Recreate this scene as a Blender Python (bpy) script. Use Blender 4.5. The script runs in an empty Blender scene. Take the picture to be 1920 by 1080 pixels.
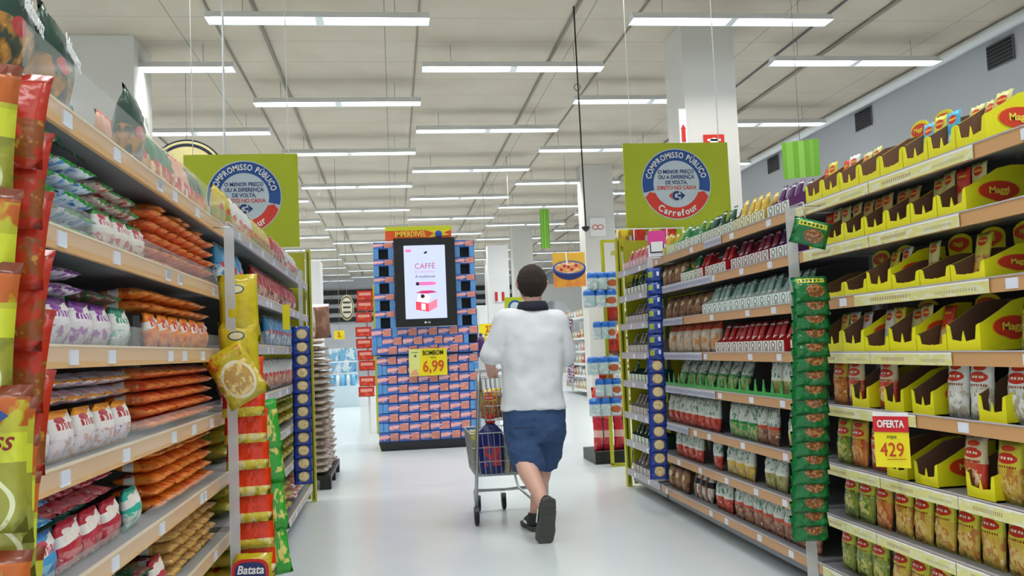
import bpy, bmesh, math, random
from mathutils import Vector, Matrix
PI = math.pi
rnd = random.Random(7)
S = bpy.context.scene
COL = S.collection
# ------------------------------------------------------------------ camera
CAM = Vector((0, 0, 1.22)); YAW, PITCH, ROLL, FPX = 0.1311, 0.0668, 0.0419, 1700.0
def cam_axes():
    f = Vector((math.sin(YAW)*math.cos(PITCH), math.cos(YAW)*math.cos(PITCH), math.sin(PITCH)))
    r = Vector((math.cos(YAW), -math.sin(YAW), 0)); u = r.cross(f)
    return math.cos(ROLL)*r - math.sin(ROLL)*u, math.cos(ROLL)*u + math.sin(ROLL)*r, f
cr, cu, cf = cam_axes()
cd = bpy.data.cameras.new('camera'); cam = bpy.data.objects.new('camera', cd); COL.objects.link(cam)
cam.matrix_world = Matrix(((cr.x, cu.x, -cf.x, 0), (cr.y, cu.y, -cf.y, 0), (cr.z, cu.z, -cf.z, CAM.z), (0, 0, 0, 1)))
cd.sensor_width = 36; cd.lens = 36*FPX/1920; cd.clip_start = .05; cd.clip_end = 200
S.camera = cam
# ------------------------------------------------------------------ world, exposure
S.view_settings.view_transform = 'Standard'; S.view_settings.look = 'None'
S.view_settings.exposure = 0.36; S.view_settings.gamma = 1; S.view_settings.use_curve_mapping = False
W = bpy.data.worlds.new('world'); S.world = W; W.use_nodes = True
W.node_tree.nodes['Background'].inputs[0].default_value = (.92, .96, 1, 1)
W.node_tree.nodes['Background'].inputs[1].default_value = 0.6
LAMP_W = 24.0           # each fluorescent fitting
# ------------------------------------------------------------------ colour / materials
def lin(h, k=1):
    h = h.lstrip('#'); o = []
    for i in (0, 2, 4):
        c = int(h[i:i+2], 16)/255
        o.append((c/12.92 if c <= .04045 else ((c+.055)/1.055)**2.4)*k)
    return (*o, 1)
class NT:
    def __init__(s, name):
        s.m = bpy.data.materials.new(name); s.m.use_nodes = True; s.t = s.m.node_tree
        s.b = s.t.nodes['Principled BSDF']; s.o = s.t.nodes['Material Output']
    def n(s, t, **k):
        x = s.t.nodes.new(t)
        for a, v in k.items(): setattr(x, a, v)
        return x
    def put(s, sock, v):
        if isinstance(v, (int, float, tuple)): sock.default_value = v
        else: s.t.links.new(v, sock)
    def math(s, op, a, b=0.0, clamp=False):
        x = s.n('ShaderNodeMath', operation=op, use_clamp=clamp); s.put(x.inputs[0], a); s.put(x.inputs[1], b); return x.outputs[0]
    def mix(s, f, a, b):
        x = s.n('ShaderNodeMix', data_type='RGBA'); s.put(x.inputs[0], f); s.put(x.inputs[6], a); s.put(x.inputs[7], b); return x.outputs[2]
def mat(name, col, rough=.5, metal=0, spec=.5, bump=0, bscale=30, var=0, vscale=5, emit=None, estr=1, alpha=1, trans=0):
    if name in bpy.data.materials: return bpy.data.materials[name]
    t = NT(name); b = t.b; c = lin(col)
    b.inputs['Base Color'].default_value = c; b.inputs['Roughness'].default_value = rough; b.inputs['Metallic'].default_value = metal
    b.inputs['Specular IOR Level'].default_value = spec; b.inputs['Alpha'].default_value = alpha; b.inputs['Transmission Weight'].default_value = trans
    if var or bump:
        tc = t.n('ShaderNodeTexCoord')
    if var:
        nz = t.n('ShaderNodeTexNoise'); nz.inputs['Scale'].default_value = vscale; nz.inputs['Detail'].default_value = 5
        t.put(nz.inputs[0], tc.outputs['Object'])
        t.put(b.inputs['Base Color'], t.mix(t.math('MULTIPLY', nz.outputs[0], var*1.4, True), c, tuple(x*.55 for x in c[:3])+(1,)))
    if bump:
        nz = t.n('ShaderNodeTexNoise'); nz.inputs['Scale'].default_value = bscale; t.put(nz.inputs[0], tc.outputs['Object'])
        bp = t.n('ShaderNodeBump'); bp.inputs['Strength'].default_value = bump; bp.inputs['Distance'].default_value = .02
        t.put(bp.inputs['Height'], nz.outputs[0]); t.put(b.inputs['Normal'], bp.outputs[0])
    if emit:
        b.inputs['Emission Color'].default_value = lin(emit); b.inputs['Emission Strength'].default_value = estr
    return t.m
def pmat(name, base, layers, rough=.32, bump=.25, bs=22):
    """printed film or card: layers laid over the base colour in UV space of the pack"""
    if name in bpy.data.materials: return bpy.data.materials[name]
    t = NT(name); uv = t.n('ShaderNodeUVMap'); sp = t.n('ShaderNodeSeparateXYZ'); t.put(sp.inputs[0], uv.outputs[0])
    u, v = sp.outputs[0], sp.outputs[1]; oi = t.n('ShaderNodeObjectInfo'); r = t.math('MULTIPLY', oi.outputs['Random'], 40.0)
    def band(x, a, b): return t.math('MULTIPLY', t.math('GREATER_THAN', x, a), t.math('LESS_THAN', x, b))
    def noise(scale, det=3):
        nz = t.n('ShaderNodeTexNoise', noise_dimensions='4D'); nz.inputs['Scale'].default_value = scale; nz.inputs['Detail'].default_value = det
        t.put(nz.inputs['Vector'], uv.outputs[0]); t.put(nz.inputs['W'], r); return nz.outputs[0]
    c = lin(base)
    for L in layers:
        k = L[0]
        if k == 'v': m = band(v, L[1], L[2])
        elif k == 'u': m = band(u, L[1], L[2])
        elif k == 'r': m = t.math('MULTIPLY', band(u, L[1], L[2]), band(v, L[3], L[4]))
        elif k == 'e':
            a = t.math('DIVIDE', t.math('SUBTRACT', u, L[1]), L[3]); b = t.math('DIVIDE', t.math('SUBTRACT', v, L[2]), L[4])
            m = t.math('LESS_THAN', t.math('ADD', t.math('MULTIPLY', a, a), t.math('MULTIPLY', b, b)), 1.0)
        elif k == 'n':   # speckle: v0 v1 scale threshold
            m = t.math('MULTIPLY', band(v, L[1], L[2]), t.math('MULTIPLY', t.math('SUBTRACT', noise(L[3]), L[4]), 14.0, True))
        elif k == 'en':  # speckle inside an ellipse: cu cv ru rv scale threshold
            a = t.math('DIVIDE', t.math('SUBTRACT', u, L[1]), L[3]); b = t.math('DIVIDE', t.math('SUBTRACT', v, L[2]), L[4])
            m = t.math('MULTIPLY', t.math('LESS_THAN', t.math('ADD', t.math('MULTIPLY', a, a), t.math('MULTIPLY', b, b)), 1.0), t.math('MULTIPLY', t.math('SUBTRACT', noise(L[5]), L[6]), 14.0, True))
        elif k == 'd':   # diagonal swoosh: offset, slope, width
            m = band(t.math('SUBTRACT', v, t.math('MULTIPLY', u, L[2])), L[1], L[1]+L[3])
        elif k == 's':   # lettering-like bars inside a rectangle u0 u1 v0 v1 count
            q = t.math('FRACT', t.math('MULTIPLY', u, float(L[5])))
            m = t.math('MULTIPLY', t.math('MULTIPLY', band(u, L[1], L[2]), band(v, L[3], L[4])), t.math('GREATER_THAN', q, .38))
        c = t.mix(m, c, lin(L[-1]))
    t.put(t.b.inputs['Base Color'], c); t.b.inputs['Roughness'].default_value = rough
    if bump:
        tc = t.n('ShaderNodeTexCoord'); nz = t.n('ShaderNodeTexNoise', noise_dimensions='4D'); nz.inputs['Scale'].default_value = bs
        t.put(nz.inputs['Vector'], tc.outputs['Object']); t.put(nz.inputs['W'], r)
        bp = t.n('ShaderNodeBump'); bp.inputs['Strength'].default_value = bump; bp.inputs['Distance'].default_value = .03
        t.put(bp.inputs['Height'], nz.outputs[0]); t.put(t.b.inputs['Normal'], bp.outputs[0])
    return t.m
# ------------------------------------------------------------------ mesh builder
class MB:
    def __init__(s): s.v = []; s.f = []; s.uv = []; s.mi = []; s.sm = []
    def quadf(s, pts, uvs=None, mi=0, sm=False):
        i = len(s.v); s.v += [tuple(p) for p in pts]; s.f.append(tuple(range(i, i+len(pts))))
        s.uv.append(uvs or [(0, 0)]*len(pts)); s.mi.append(mi); s.sm.append(sm); return s
    def box(s, x0, x1, y0, y1, z0, z1, mi=0, mif=None, top=0, side=0):
        """uv: front (-Y) face 0..1; sides repeat; mif = material index of the front"""
        t = top
        c = [(x0+side, y0, z0), (x1-side, y0, z0), (x1-side, y1, z0), (x0+side, y1, z0), (x0-t, y0-t, z1), (x1+t, y0-t, z1), (x1+t, y1+t, z1), (x0-t, y1+t, z1)]
        U = [(0, 0), (1, 0), (1, 1), (0, 1)]
        for k, q in enumerate(((0, 1, 5, 4), (1, 2, 6, 5), (2, 3, 7, 6), (3, 0, 4, 7), (4, 5, 6, 7), (3, 2, 1, 0))):
            s.quadf([c[i] for i in q], U, mif if (k == 0 and mif is not None) else mi)
        return s
    def grid(s, P, UV, nu, nv, mi=0, sm=True, closed=False):
        i0 = len(s.v); s.v += [tuple(p) for p in P]
        for b in range(nv):
            for a in range(nu):
                a2 = (a+1) % nu if closed else a+1
                w = nu if closed else nu+1
                q = (b*w+a, b*w+a2, (b+1)*w+a2, (b+1)*w+a)
                s.f.append(tuple(i0+k for k in q)); s.uv.append([UV[k] for k in q]); s.mi.append(mi); s.sm.append(sm)
    def tube(s, pts, r, n=8, mi=0, cap=True, sm=True):
        pts = [Vector(p) for p in pts]; rs = r if isinstance(r, (list, tuple)) else [r]*len(pts)
        P = []; U = []; up = None
        for k, p in enumerate(pts):
            d = (pts[min(k+1, len(pts)-1)]-pts[max(k-1, 0)]).normalized()
            if up is None: up = Vector((0, 0, 1)) if abs(d.z) < .9 else Vector((1, 0, 0))
            a = d.cross(up).normalized(); b = a.cross(d).normalized(); up = b
            for j in range(n):
                t = 2*PI*j/n; P.append(p+(a*math.cos(t)+b*math.sin(t))*rs[k]); U.append((j/n, k/max(1, len(pts)-1)))
        i0 = len(s.v); s.grid(P, U, n, len(pts)-1, mi, sm, closed=True)
        if cap:
            for o, k in ((0, 1), (len(pts)-1, 0)):
                ids = [i0+o*n+j for j in range(n)]; ids = ids if k else ids[::-1]
                s.f.append(tuple(ids)); s.uv.append([(0, 0)]*n); s.mi.append(mi); s.sm.append(False)
        return s
    def lathe(s, prof, c=(0, 0, 0), n=16, mi=0, ax='z', sx=1, sy=1):
        P = []; U = []
        for k, (r, h) in enumerate(prof):
            for j in range(n):
                t = 2*PI*j/n; q = (r*math.cos(t)*sx, r*math.sin(t)*sy, h)
                if ax == 'y': q = (q[0], q[2], q[1])
                if ax == 'x': q = (q[2], q[0], q[1])
                P.append((c[0]+q[0], c[1]+q[1], c[2]+q[2])); U.append((j/n, k/(len(prof)-1)))
        s.grid(P, U, n, len(prof)-1, mi, True, closed=True); return s
    def prism(s, poly, y0, y1, mi=0, mib=None):
        """poly: (x,z) outline extruded along y; uv from the outline's own bounds"""
        xs = [p[0] for p in poly]; zs = [p[1] for p in poly]; w = max(xs)-min(xs) or 1; h = max(zs)-min(zs) or 1
        U = [((p[0]-min(xs))/w, (p[1]-min(zs))/h) for p in poly]
        s.quadf([(x, y0, z) for x, z in poly], U, mi); s.quadf([(x, y1, z) for x, z in poly][::-1], U[::-1], mi if mib is None else mib)
        n = len(poly)
        for i in range(n):
            a, b = poly[i], poly[(i+1) % n]
            s.quadf([(a[0], y0, a[1]), (a[0], y1, a[1]), (b[0], y1, b[1]), (b[0], y0, b[1])], None, mi)
        return s
    def xf(s, M, i0=0):
        for i in range(i0, len(s.v)): s.v[i] = tuple(M @ Vector(s.v[i]))
        return s
    def mesh(s, name, mats, fix=True):
        me = bpy.data.meshes.new(name); me.from_pydata(s.v, [], s.f)
        for m in (mats if isinstance(mats, (list, tuple)) else [mats]): me.materials.append(m)
        uvl = me.uv_layers.new(name='UVMap'); k = 0
        for p, us in zip(me.polygons, s.uv):
            for li, q in zip(p.loop_indices, us): uvl.data[li].uv = q
        me.polygons.foreach_set('material_index', s.mi); me.polygons.foreach_set('use_smooth', s.sm)
        if fix:
            bm = bmesh.new(); bm.from_mesh(me); bmesh.ops.remove_doubles(bm, verts=bm.verts, dist=1e-5)
            bmesh.ops.recalc_face_normals(bm, faces=bm.faces); bm.to_mesh(me); bm.free()
        me.update(); return me
    def obj(s, name, mats, parent=None, loc=(0, 0, 0), rz=0, fix=True):
        return link(name, s.mesh(name, mats, fix), parent, loc, rz)
def link(name, me, parent=None, loc=(0, 0, 0), rz=0):
    if isinstance(me, list): me = me[0]
    o = bpy.data.objects.new(name, me); COL.objects.link(o); o.location = loc; o.rotation_euler = (0, 0, rz)
    if parent: o.parent = parent
    return o
def tag(o, label, cat, group=None, kind=None):
    n = len(label.split())
    if not 4 <= n <= 16: print('LABEL LEN', n, label)
    o['label'] = label; o['category'] = cat
    if group: o['group'] = group
    if kind: o['kind'] = kind
    return o
def empty(name, label, cat, loc=(0, 0, 0), rz=0, group=None):
    return tag(link(name, None, None, loc, rz), label, cat, group)
def struct(o): o['kind'] = 'structure'; return o
ORD = 'first second third fourth fifth sixth seventh eighth ninth tenth eleventh twelfth thirteenth fourteenth fifteenth sixteenth seventeenth eighteenth nineteenth twentieth'.split() + ['twenty-'+x for x in 'first second third fourth fifth sixth seventh eighth ninth'.split()] + ['thirtieth'] + ['thirty-'+x for x in 'first second third fourth fifth sixth seventh eighth ninth'.split()] + ['fortieth']
# text: letters as a real mesh, in the XZ plane facing -Y, origin at the centre
_tc = {}
def text_mesh(txt, size, bold=.0, ext=.0008, sx=1.0, shear=0):
    key = (txt, size, bold, sx, shear)
    if key in _tc: return _tc[key]
    c = bpy.data.curves.new('t', 'FONT'); c.body = txt; c.size = size; c.offset = bold*size; c.extrude = ext; c.align_x = 'CENTER'; c.align_y = 'CENTER'
    c.resolution_u = 3; c.space_line = .95; c.shear = shear
    o = bpy.data.objects.new('t', c); COL.objects.link(o)
    dg = bpy.context.evaluated_depsgraph_get(); me = bpy.data.meshes.new_from_object(o.evaluated_get(dg))
    bpy.data.objects.remove(o); me.transform(Matrix.Rotation(PI/2, 4, 'X') @ Matrix.Scale(sx, 4, (1, 0, 0))); _tc[key] = me
    return me
def text(txt, size, m, parent, loc, name='lettering', rot=(0, 0, 0), **k):
    me = text_mesh(txt, size, **k).copy(); me.materials.clear(); me.materials.append(m)
    o = link(name, me, parent, loc); o.rotation_euler = rot; return o
def arc_text(txt, size, R, mid, m, parent, loc, up=True, step=None, bold=.02, sx=.8):
    """letters along an arc of radius R (metres), joined to one mesh"""
    bm = bmesh.new(); adv = []
    for ch in txt:
        w = size*.36 if ch == ' ' else text_mesh(ch, size, bold=bold, sx=sx).vertices
        if ch != ' ': w = (max(v.co.x for v in w)-min(v.co.x for v in w)) + size*.09
        adv.append(w)
    tot = sum(adv); a = mid + (tot/2/R if up else -tot/2/R)
    for ch, w in zip(txt, adv):
        a -= (w/2/R if up else -w/2/R)
        if ch != ' ':
            me = text_mesh(ch, size, bold=bold, sx=sx).copy()
            cx = (max(v.co.x for v in me.vertices)+min(v.co.x for v in me.vertices))/2
            me.transform(Matrix.Translation((-cx, 0, 0)))
            me.transform(Matrix.Rotation(-(a-PI/2) if up else -(a+PI/2), 4, 'Y'))
            me.transform(Matrix.Translation((R*math.cos(a), 0, R*math.sin(a)))); bm.from_mesh(me); bpy.data.meshes.remove(me)
        a -= (w/2/R if up else -w/2/R)
    me = bpy.data.meshes.new('lettering'); bm.to_mesh(me); bm.free(); me.materials.clear(); me.materials.append(m)
    return link('lettering', me, parent, loc)
# ------------------------------------------------------------------ materials of the place
M = {}
M['floor'] = mat('floor_vinyl', '#d3dcdf', .2, var=.1, vscale=3, bump=.02, bscale=4)
def ceil_mat():
    t = NT('ceiling_panels'); tc = t.n('ShaderNodeTexCoord'); sp = t.n('ShaderNodeSeparateXYZ'); t.put(sp.inputs[0], tc.outputs['Object'])
    def ln(x, p, w): return t.math('LESS_THAN', t.math('FRACT', t.math('DIVIDE', x, p)), w)
    m = t.math('MAXIMUM', ln(sp.outputs[1], .8, .012), ln(sp.outputs[0], 2.4, .006))
    nz = t.n('ShaderNodeTexNoise'); nz.inputs['Scale'].default_value = 1.6; nz.inputs['Detail'].default_value = 6; t.put(nz.inputs[0], tc.outputs['Object'])
    c = t.mix(nz.outputs[0], lin('#cfc5b4'), lin('#b8ad9a')); c = t.mix(m, c, lin('#958f84'))
    t.put(t.b.inputs['Base Color'], c); t.b.inputs['Roughness'].default_value = .85; return t.m
M['ceil'] = ceil_mat()
M['wall'] = mat('wall_paint', '#c4c6cb', .8, var=.08, vscale=1.5)
M['column'] = mat('column_paint', '#d9d8d2', .7, var=.05, vscale=2)
M['white'] = mat('white_paint', '#eceeee', .5)
M['steel'] = mat('shelf_steel', '#8f9296', .42, metal=.2)
M['steeldark'] = mat('shelf_back_steel', '#54545a', .6)
M['rail'] = mat('tan_price_rail', '#cc9c6a', .4, var=.06, vscale=30)
M['lrail'] = mat('wood_price_rail', '#dcae76', .42, var=.08, vscale=30)
M['railtop'] = mat('rail_lip', '#ecd9b6', .35)
M['lilac'] = mat('lilac_price_rail', '#b4b0b6', .4)
M['tagw'] = mat('price_tag_paper', '#dfe5f2', .5)
M['yframe'] = mat('yellow_frame_paint', '#b9b81c', .4)
M['black'] = mat('black_plastic', '#14151a', .4)
M['grey'] = mat('grey_plastic', '#6b6d70', .5)
M['chrome'] = mat('galvanised_wire', '#b5b8ba', .3, metal=.8)
M['wire'] = mat('hanging_wire', '#989184', .6)
M['trough'] = mat('lamp_trough_white', '#e8edf0', .35)
M['tube'] = mat('fluorescent_tube', '#ffffff', .3, emit='#f2f8ff', estr=6)
M['clear'] = mat('clear_acrylic', '#dfe4e2', .08, alpha=.13)
M['strip'] = mat('milky_plastic_strip', '#d5d9dc', .25, alpha=.55)
M['navy'] = mat('navy_cloth', '#1c2233', .8)
# ------------------------------------------------------------------ setting
def slab(name, x0, x1, y0, y1, z0, z1, m):
    o = MB().box(x0, x1, y0, y1, z0, z1).obj(name, m); return struct(o)
CH = 5.12
slab('floor', -16, 8.3, -6, 47, -.1, 0, M['floor'])
slab('ceiling', -16, 8.3, -6, 47, CH, CH+.1, M['ceil'])
slab('wall_right', 8.0, 8.2, -6, 47, 0, CH, M['wall'])
slab('wall_back', -16, 8.0, 46, 46.3, 0, CH, M['wall'])
for k, z in enumerate((2.9, 3.35, 3.8, 4.25)):        # dark louvred openings high on the back wall
    struct(MB().box(-15, 7.5, 45.9, 45.99, z, z+.24).obj('trim_%d' % (k+1), M['black']))
struct(MB().box(7.55, 7.99, 4, 9.4, 3.2, CH-.002).obj('wall_pier', M['wall']))
def duct(name, x, z, r, m, y0=6, y1=46):
    return struct(MB().tube([(x, y0, z), (x, y1, z)], r, 6).obj(name, m))
for k, (x, r) in enumerate(((-3.9, .016), (-1.93, .014), (-1.42, .022), (.4, .010), (2.21, .022), (3.0, .014), (5.35, .014), (5.97, .026))):
    duct('trim_%d' % (10+k), x, CH-r-.002, r, M['wire'] if k != 6 else M['grey'])
duct('trim_30', 7.75, CH-.10, .075, M['white'], 9.5)
for k, (y, zc) in enumerate(((10.7, 4.81), (14.2, 4.84), (17.9, 4.84), (21.6, 4.84))):
    v = empty('wall_vent', 'dark louvred vent high on grey side wall, %s from the camera' % ORD[k], 'vent', (7.99, y, zc))
    MB().box(-.02, 0, -.26, .26, -.16, .16).obj('frame', M['grey'], v)
    f = MB()
    for q in range(6): f.box(-.032, -.02, -.24, .24, -.145+q*.05, -.115+q*.05)
    f.obj('slats', M['black'], v)
def column(name, x0, x1, y0, y1, label, ztop=CH-.003, m='column', base=True):
    o = MB().box(x0, x1, y0, y1, 0, ztop).obj(name, M[m]); struct(o); return o
column('wall_column', 3.6, 4.26, 10.5, 11.2, '')
column('wall_column', -3.72, -2.95, 11.0, 11.8, '')
column('wall_column', 4.14, 4.8, 19.0, 19.6, '')
column('wall_column', -2.0, -1.25, 16.05, 16.7, '', 2.9, 'white')
column('wall_column', 3.77, 4.4, 28, 28.6, '')
column('wall_column', 2.55, 3.1, 24, 24.5, '', 4.0, 'white')
column('wall_column', -5.2, -4.5, 22, 22.6, '')
struct(MB().box(3.72, 4.46, 36, 36.6, 0, CH-.003).obj('wall_column', M['column']))
# ceiling fittings: white troughs with two fluorescent tubes each, hung in staggered rows
def lamp_proto():
    b = MB(); L = 1.17; w = .125; h = .085
    P = [(-w*.45, h), (w*.45, h), (w, 0), (w-.008, 0), (w*.45-.008, h-.01), (-w*.45+.008, h-.01), (-w+.008, 0), (-w, 0)]
    n = len(P)
    for i in range(n):
        a, c = P[i], P[(i+1) % n]
        b.quadf([(-L, a[0], a[1]), (L, a[0], a[1]), (L, c[0], c[1]), (-L, c[0], c[1])])
    for x in (-L, -.02, .02, L):
        b.quadf([(x, -w, 0), (x, w, 0), (x, w*.45, h), (x, -w*.45, h)])
    b.box(-.04, .04, -w, w, -.002, .012)
    tr = b.mesh('trough', M['trough'])
    t1 = MB().tube([(-L+.04, 0, .03), (-.06, 0, .03)], .019, 8).mesh('tube', M['tube'])
    t2 = MB().tube([(.06, 0, .03), (L-.04, 0, .03)], .019, 8).mesh('tube', M['tube'])
    rod = MB().tube([(0, 0, h), (0, 0, CH-4.8)], .004, 5).mesh('hanger', M['wire'])
    return tr, t1, t2, rod
LP = lamp_proto()
cols = [(-.68, 9.66, 'row above the tower'), (1.63, 11.33, 'second row'), (3.9, 9.62, 'third row'), (6.18, 11.1, 'fourth row by the side wall'), (-3.02, 11.33, 'fifth row at the left'), (-5.4, 9.66, 'sixth row at far left'), (-7.8, 11.3, 'outermost left row')]
names = ['ceiling row over the left shelves', 'ceiling row above the shopper', 'ceiling row above the green sign', 'ceiling row beside the right wall', 'ceiling row over the left column', 'ceiling row beyond the left column', 'outermost left ceiling row']
for k, (x, y, nm) in enumerate(cols):
    ys = [y+3.27*i for i in range(11 if k < 5 else 8)]
    if k in (1, 3, 4, 6): ys = [y-3.27] + ys
    ys = [y-3.27*2] + ys if k in (0, 2, 5) else ys
    ys = [ys[0]-9.81, ys[0]-6.54, ys[0]-3.27] + ys
    ys = [q for q in ys if -5.5 < q < 45]
    for i, yy in enumerate(ys):
        far = yy > 30
        r = empty('ceiling_lamp', ('twin fluorescent lamp in %s, %s from the camera' % (names[k], ORD[i])), 'lamp', (x, yy, 4.8), 0, 'fluorescent ceiling lamps')
        link('trough', LP[0], r); link('tube', LP[1], r); link('tube', LP[2], r); link('hanger', LP[3], r, (-.8, 0, 0)); link('hanger', LP[3], r, (.8, 0, 0))
        ld = bpy.data.lights.get('lamp_light') or bpy.data.lights.new('lamp_light', 'AREA')
        ld.shape = 'RECTANGLE'; ld.size = 2.2; ld.size_y = .16; ld.energy = LAMP_W; ld.color = (1.0, 1.0, .985); ld.spread = math.radians(118)
        lo = link('tube_light', ld, r); lo.location = (0, 0, -.006)
# ------------------------------------------------------------------ pack prototypes
def pillow(name, w, h, t, m, crimp=.06, seed=0, nx=8, ny=9, waist=.06, zig=.004, wr=.0035):
    q = random.Random(seed*31+5); b = MB()
    for s in (-1, 1):
        P = []; U = []
        for j in range(ny+1):
            v = j/ny
            if v <= crimp or v >= 1-crimp: bv = 0
            else: bv = math.sin(PI*(v-crimp)/(1-2*crimp))**.45
            for i in range(nx+1):
                u = i/nx; au = (1-abs(2*u-1)**3.2)
                x = (u-.5)*w*(1-waist*bv); z = v*h
                y = s*t/2*bv*au + (q.uniform(-wr, wr) if 0 < i < nx and 0 < j < ny else 0)
                if bv == 0: y += zig*math.sin(i*2.4+seed)
                P.append((x, y, z)); U.append((u, v))
        if s == 1:
            P2 = P
        b.grid(P, U, nx, ny)
    return b.mesh(name, m)
def packs(name, w, h, t, m, n=3, **k): return [pillow(name, w, h, t, m, seed=i+1, **k) for i in range(n)]
SX = {'L': (-.72, -1, PI/2), 'R': (1.93, 1, -PI/2)}
def put(me, name, side, y, z, off, label, cat, group, rx=0, rz=0, ry=0):
    X, s, r0 = SX[side]; o = link(name, me); o.location = (X+s*off, y, z); o.rotation_euler = (rx, ry, r0+rz)
    return tag(o, label, cat, group)
END = {'L': 'from the near end', 'R': 'from the near end'}
def lab(desc, i, n, tier=None, nt=1):
    s = '%s, %s from the camera' % (desc, ORD[i]) if n > 1 else desc
    if nt > 1: s += ', %s layer up' % ORD[tier]
    return s
def stand(pk, name, side, y0, y1, z, desc, group, pitch, off=.09, rx=.12, cat='packet', tiers=1, dz=0, jz=.004, skip=()):
    n = max(1, int((y1-y0)/pitch+.01))
    for j in range(tiers):
        for i in range(n):
            if (i, j) in skip: continue
            y = y0+pitch*(i+.5)+rnd.uniform(-1, 1)*pitch*.01
            put(rnd.choice(pk), name, side, y, z+j*dz+.002, off, lab(desc, i, n, j, tiers), cat, group, rx=-rx+rnd.uniform(-.012, .012), rz=rnd.uniform(-.035, .035))
def pile(pk, name, side, y0, y1, z, desc, group, pitch, tiers, dz, off=.07, cat='packet', jit=.12, step=0, yaw=0, drop=0):
    """flat-lying packs in stacked layers, an end towards the aisle"""
    n = max(1, int((y1-y0)/pitch+.01)); hf = max(abs(v.co.y) for v in pk[0].vertices)
    for j in range(tiers):
        for i in range(n):
            if j >= tiers-1 and rnd.random() < drop: continue
            y = y0+pitch*(i+.5)+rnd.uniform(-1, 1)*pitch*.015
            put(rnd.choice(pk), name, side, y, z+dz*j+hf+.003, off+step*j+rnd.uniform(0, .012), lab(desc, i, n, j, tiers), cat, group,
                rx=-PI/2+rnd.uniform(-.015, .015), rz=yaw+rnd.uniform(-jit, jit))
# ------------------------------------------------------------------ gondolas
def tags_on(sh, y0, y1, face, s, z, pts, m='tagw', w=.055, h=.034):
    for y in pts:
        MB().box(min(face, face-s*.004), max(face, face-s*.004), y-w/2, y+w/2, z-h/2, z+h/2).obj('price_tag', M[m], sh)
def gondola(side, name, label, y0, y1, depth, zs, rail='rail', base=.14, post=True, back='steeldark', h=1.95, wheels=(), tagp=None):
    X, s, r = SX[side]; g = empty(name, label, 'shelf unit', (X, y0, 0))
    def bx(b, a, c, *r_): return b.box(min(a, c), max(a, c), *r_)
    L = y1-y0
    bx(MB(), s*depth, s*(depth+.03), 0, L, .1, h).obj('back_panel', M[back], g)
    bx(MB(), s*.05, s*(depth-.005), .002, L-.002, .06, base-.03).obj('plinth', M['steel'], g)
    for q in (0, L-.03): bx(MB(), s*(depth-.03), s*(depth-.002), q, q+.03, .1, h).obj('upright', M['steel'], g)
    for wy in wheels:
        MB().lathe([(.0, -.02), (.05, -.02), (.05, .02), (.0, .02)], (s*.2, wy-y0, .05), 12, ax='x').obj('caster', M['black'], g)
    for k, z in enumerate(zs):
        b = MB(); bx(b, s*.004, s*(depth-.035), .003, L-.003, z-.018, z); sh = b.obj('shelf', M['steel'], g)
        b = MB(); bx(b, 0, s*.012, .002, L-.002, z-.044, z+.004)
        rl = b.obj('price_rail', M[rail if isinstance(rail, str) else rail[k]], sh)
        b = MB(); bx(b, -s*.003, s*.006, .002, L-.002, z+.004, z+.009); b.obj('rail_edge', M['railtop' if side == 'L' else 'lilac'], sh)
        n = max(2, int(L/.42)); pts = [rnd.uniform(.85, 1.15)*(.1+(L-.2)*(i+.4)/n) for i in range(n)]
        tags_on(sh, 0, L, 0, s, z-.02, [p for p in pts if p < L-.05])
    return g
ZL = (.22, .485, .74, 1.0, 1.262, 1.522, 1.80)
ZLF = (.15, .50, .75, 1.02, 1.29, 1.56, 1.83)
ZR = (.16, .405, .64, .905, 1.14, 1.38, 1.615, 1.83)
for nm, y0, y1, zz, rl in (('near', 1.86, 4.10, ZL, 'lrail'), ('far', 4.14, 7.85, ZLF, 'lilac')):
    gondola('L', 'shelf_gondola', 'left aisle shelving bay at the %s end holding %s' % (nm, 'noodle packets' if nm == 'near' else 'pasta packets'), y0, y1, .42, zz, rl, base=.15)
gondola('R', 'shelf_gondola', 'near right shelving bay holding yellow seasoning trays', 1.9, 4.10, .42, ZR, 'rail', wheels=(2.5, 3.9))
gondola('R', 'shelf_gondola', 'middle right shelving bay holding soup and seasoning sachets', 4.14, 6.62, .42, ZR, 'rail', wheels=(4.8, 6.2))
gondola('R', 'shelf_gondola', 'far right shelving bay against the yellow end panel', 6.66, 7.62, .42, ZR, 'lilac', back='yframe', h=2.1, wheels=(7.2,))
def printed_rail(y0, y1, z, k):
    m = pmat('printed_rail_strip', '#dcd88c', [('n', 0, 1, 3, .5, '#dfe0c4'), ('n', 0, 1, 5, .64, '#a9b894'), ('n', 0, 1, 4, .66, '#d0a468'), ('s', .3, 1.4, .25, .5, 14, '#b8b88a'), ('s', 2.2, 3.4, .3, .6, 12, '#b09a6a'), ('v', .86, 1, '#eef0ea')], .3, 0)
    b = MB(); n = max(1, int((y1-y0)/.45))
    for i in range(n):
        a = y0+(y1-y0)*i/n; c = y0+(y1-y0)*(i+1)/n-.004
        b.quadf([(1.924, a, z-.043), (1.924, c, z-.043), (1.924, c, z+.003), (1.924, a, z+.003)], [(0, 0), (4, 0), (4, 1), (0, 1)])
    o = b.obj('shelf_edge_strip', m); tag(o, 'printed yellow green promotional strip on %s right shelf edge from floor, near bay' % ORD[k], 'strip')
for k, (a, c) in enumerate(((1.95, 4.05), (1.95, 4.08), (1.95, 4.0), (3.2, 4.05), (2.95, 4.05), (2.72, 3.6), (2.85, 4.05), (2.75, 4.1))): printed_rail(a, c, ZR[k], k)
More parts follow.
